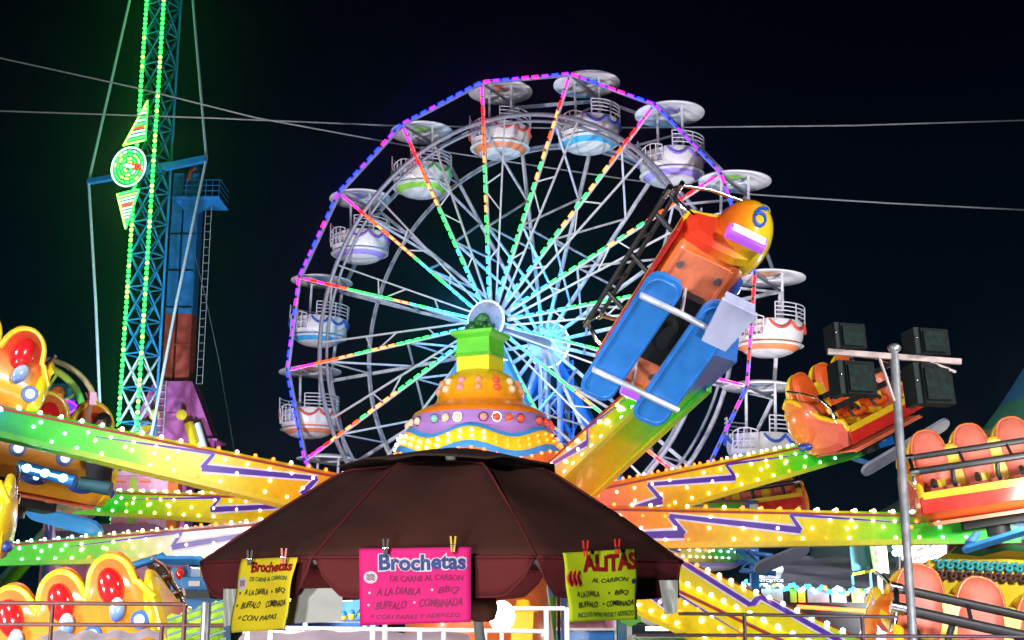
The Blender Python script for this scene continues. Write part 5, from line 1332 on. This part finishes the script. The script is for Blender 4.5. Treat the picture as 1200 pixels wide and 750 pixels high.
# flared colourful tent at the right edge
prof_px = [(1215, 415), (1200, 440), (1180, 472), (1158, 503), (1125, 540), (1085, 570), (1030, 602), (960, 640)]
YT = 34; cxT = P(1380, 600, YT).x
t = empty('striped_tent', (cxT, YT, 0), 'tall flared tent with blue, green and pale yellow bands rising at the right edge', 'tent')
b = MB(); pr = []
for x, y in prof_px: q = P(x, y, YT); pr.append((cxT - q.x, q.z))
M['tentb'] = mat('tent_blue', (.03, .25, .50), .6); M['tentg'] = mat('tent_green', (.05, .30, .16), .6); M['tenty'] = mat('tent_pale_olive', (.36, .40, .16), .6); M['tentd'] = mat('tent_dark_green', (.05, .11, .08), .7)
b.lathe([(.05, pr[0][1] + 4.5), (pr[0][0] * .5, pr[0][1] + 1.8)] + pr + [(pr[-1][0], pr[-1][1] - .3)], 48, (cxT, YT, 0), mis=[2, 0, 0, 0, 1, 2, 3, 3, 3, 3][:len(pr) + 2])
o = b.build('tent_roof', [M['tentb'], M['tentg'], M['tenty'], M['tentd']], t, True)
b = MB(); b.tube([(cxT, YT, 0), (cxT, YT, pr[0][1] + 4.6)], .15, 12); b.build('pole', M['greysteel'], t, True)

# ------------------------------------------------------------------ lights
def spot(name, loc, tgt, power, col=(1, .95, .9), ang=70, size=.4, blend=.5):
    ld = bpy.data.lights.new(name, 'SPOT'); ld.energy = power; ld.color = col; ld.spot_size = R(ang); ld.spot_blend = blend; ld.shadow_soft_size = size
    o = bpy.data.objects.new(name, ld); C.objects.link(o); o.location = loc
    o.rotation_euler = (Vector(tgt) - Vector(loc)).to_track_quat('-Z', 'Y').to_euler(); return o
def point(name, loc, power, col=(1, 1, 1), size=.3):
    ld = bpy.data.lights.new(name, 'POINT'); ld.energy = power; ld.color = col; ld.shadow_soft_size = size
    o = bpy.data.objects.new(name, ld); C.objects.link(o); o.location = loc; return o
rc = Vector((HX.x, HX.y, 3))
spot('ride_fill', (-8, 3, 8), (-3, 16, 2.5), 5600, (1, .96, .92), 80, .8)  # added fill spots out of view, brightening arms and cars
spot('ride_fill', (10, 2, 8), (4, 15, 3), 6200, (1, .96, .94), 80, .8)
spot('ride_fill', (-15, 8, 3.2), (-2, 18, 2.4), 4200, (1, .97, .95), 70, .8)
spot('low_fill', (3.5, 5.0, .6), (2.2, 12.5, 4.6), 1300, (1, .97, .95), 75)  # unseen low spots added to fill the cars' undersides
spot('low_fill', (-4.5, 5.0, .5), (-4, 15, 3.4), 1900, (1, .97, .95), 85)
spot('wheel_fill', (-9, 24, 1), WC + Vector((-3, 0, 0)), 11000, (.90, .88, 1), 75)  # added uplights, no visible source, to brighten wheel and gondolas
spot('wheel_fill', (10, 22, 1), WC + Vector((3, 0, 0)), 12000, (.94, .92, 1), 75)
point('hub_glow', WPt(0, 0, -HH - 1.6), 130, (.05, .6, 1), .4)
point('hub_glow', WPt(0, 0, 0) + Vector((0, 0, .8)), 420, (.02, .42, .95), .4)
point('hub_glow', WPt(0, 0, 0) - Vector((0, 0, 1.6)) + wh_ * .8, 170, (.03, .32, 1), .4)
spot('tower_fill', (-22, 58, 1), (tb.x, tb.y, 16), 30000, (.55, .78, 1), 60)  # bluish fill added to lift the lattice and stays
spot('column_fill', (-14, 60, 1), (cb.x, cb.y, 14), 14000, (.8, .85, 1), 60)  # unseen fill added for the drop column
spot('stall_fill', (-1.6, 1.0, 3.0), (-.4, 5.2, 2.0), 480, (1, .93, .87), 60, .12)  # added fill beside the camera for umbrella and signs
spot('stall_fill', (-.9, 1.4, 1.5), (-.3, 5.2, 1.8), 240, (1, .95, .9), 70, .12)  # second, lower fill added to reach under the umbrella edge
point('stall_bulb', (UC.x + .1, UC.y + .2, 1.78), 16, (1, .9, .8), .05)
spot('left_car_fill', (-9.5, 9.5, .5), (-7.2, 16.5, 3.2), 1300, (1, .96, .92), 80)  # extra spot added to brighten the shadowed car behind the left arm
point('fairground_fill', (6.6, 15.2, 3.1), 160, (1, .95, .85), .2)  # added point fill brightening the kiddie ride wall
for x, Y in ((-6, 31), (0, 30), (4, 26), (9, 22), (-4, 22)): point('fairground_fill', (x, Y, 3.0), 320, (1, .92, .85), .2)  # unseen point fills added among the background stalls

hz_m = bpy.data.materials.new('bloom_haze'); hz_m.use_nodes = True  # thin volume added to stand in for lens bloom round the LEDs
hn = hz_m.node_tree.nodes; hn.remove(hn['Principled BSDF']); pv = hn.new('ShaderNodeVolumePrincipled')
pv.inputs['Color'].default_value = (.8, .85, 1, 1); pv.inputs['Density'].default_value = BLOOM_DENSITY; pv.inputs['Anisotropy'].default_value = .95
hz_m.node_tree.links.new(pv.outputs[0], hn['Material Output'].inputs['Volume'])
if BLOOM_DENSITY:
    b = MB(); b.box((0, 45, 24), (110, 110, 50)); tag(b.build('bloom_volume', hz_m), None, None, kind='stuff')
sc.view_settings.view_transform = 'Standard'; sc.view_settings.look = 'None'; sc.view_settings.exposure = 0; sc.view_settings.gamma = 1
sc.render.engine = 'CYCLES'; sc.cycles.max_bounces = 5; sc.cycles.diffuse_bounces = 2; sc.cycles.glossy_bounces = 3; sc.cycles.transmission_bounces = 3
sc.cycles.use_denoising = True; sc.cycles.sample_clamp_indirect = 4; sc.cycles.use_light_tree = True
sc.cycles.caustics_reflective = False; sc.cycles.caustics_refractive = False
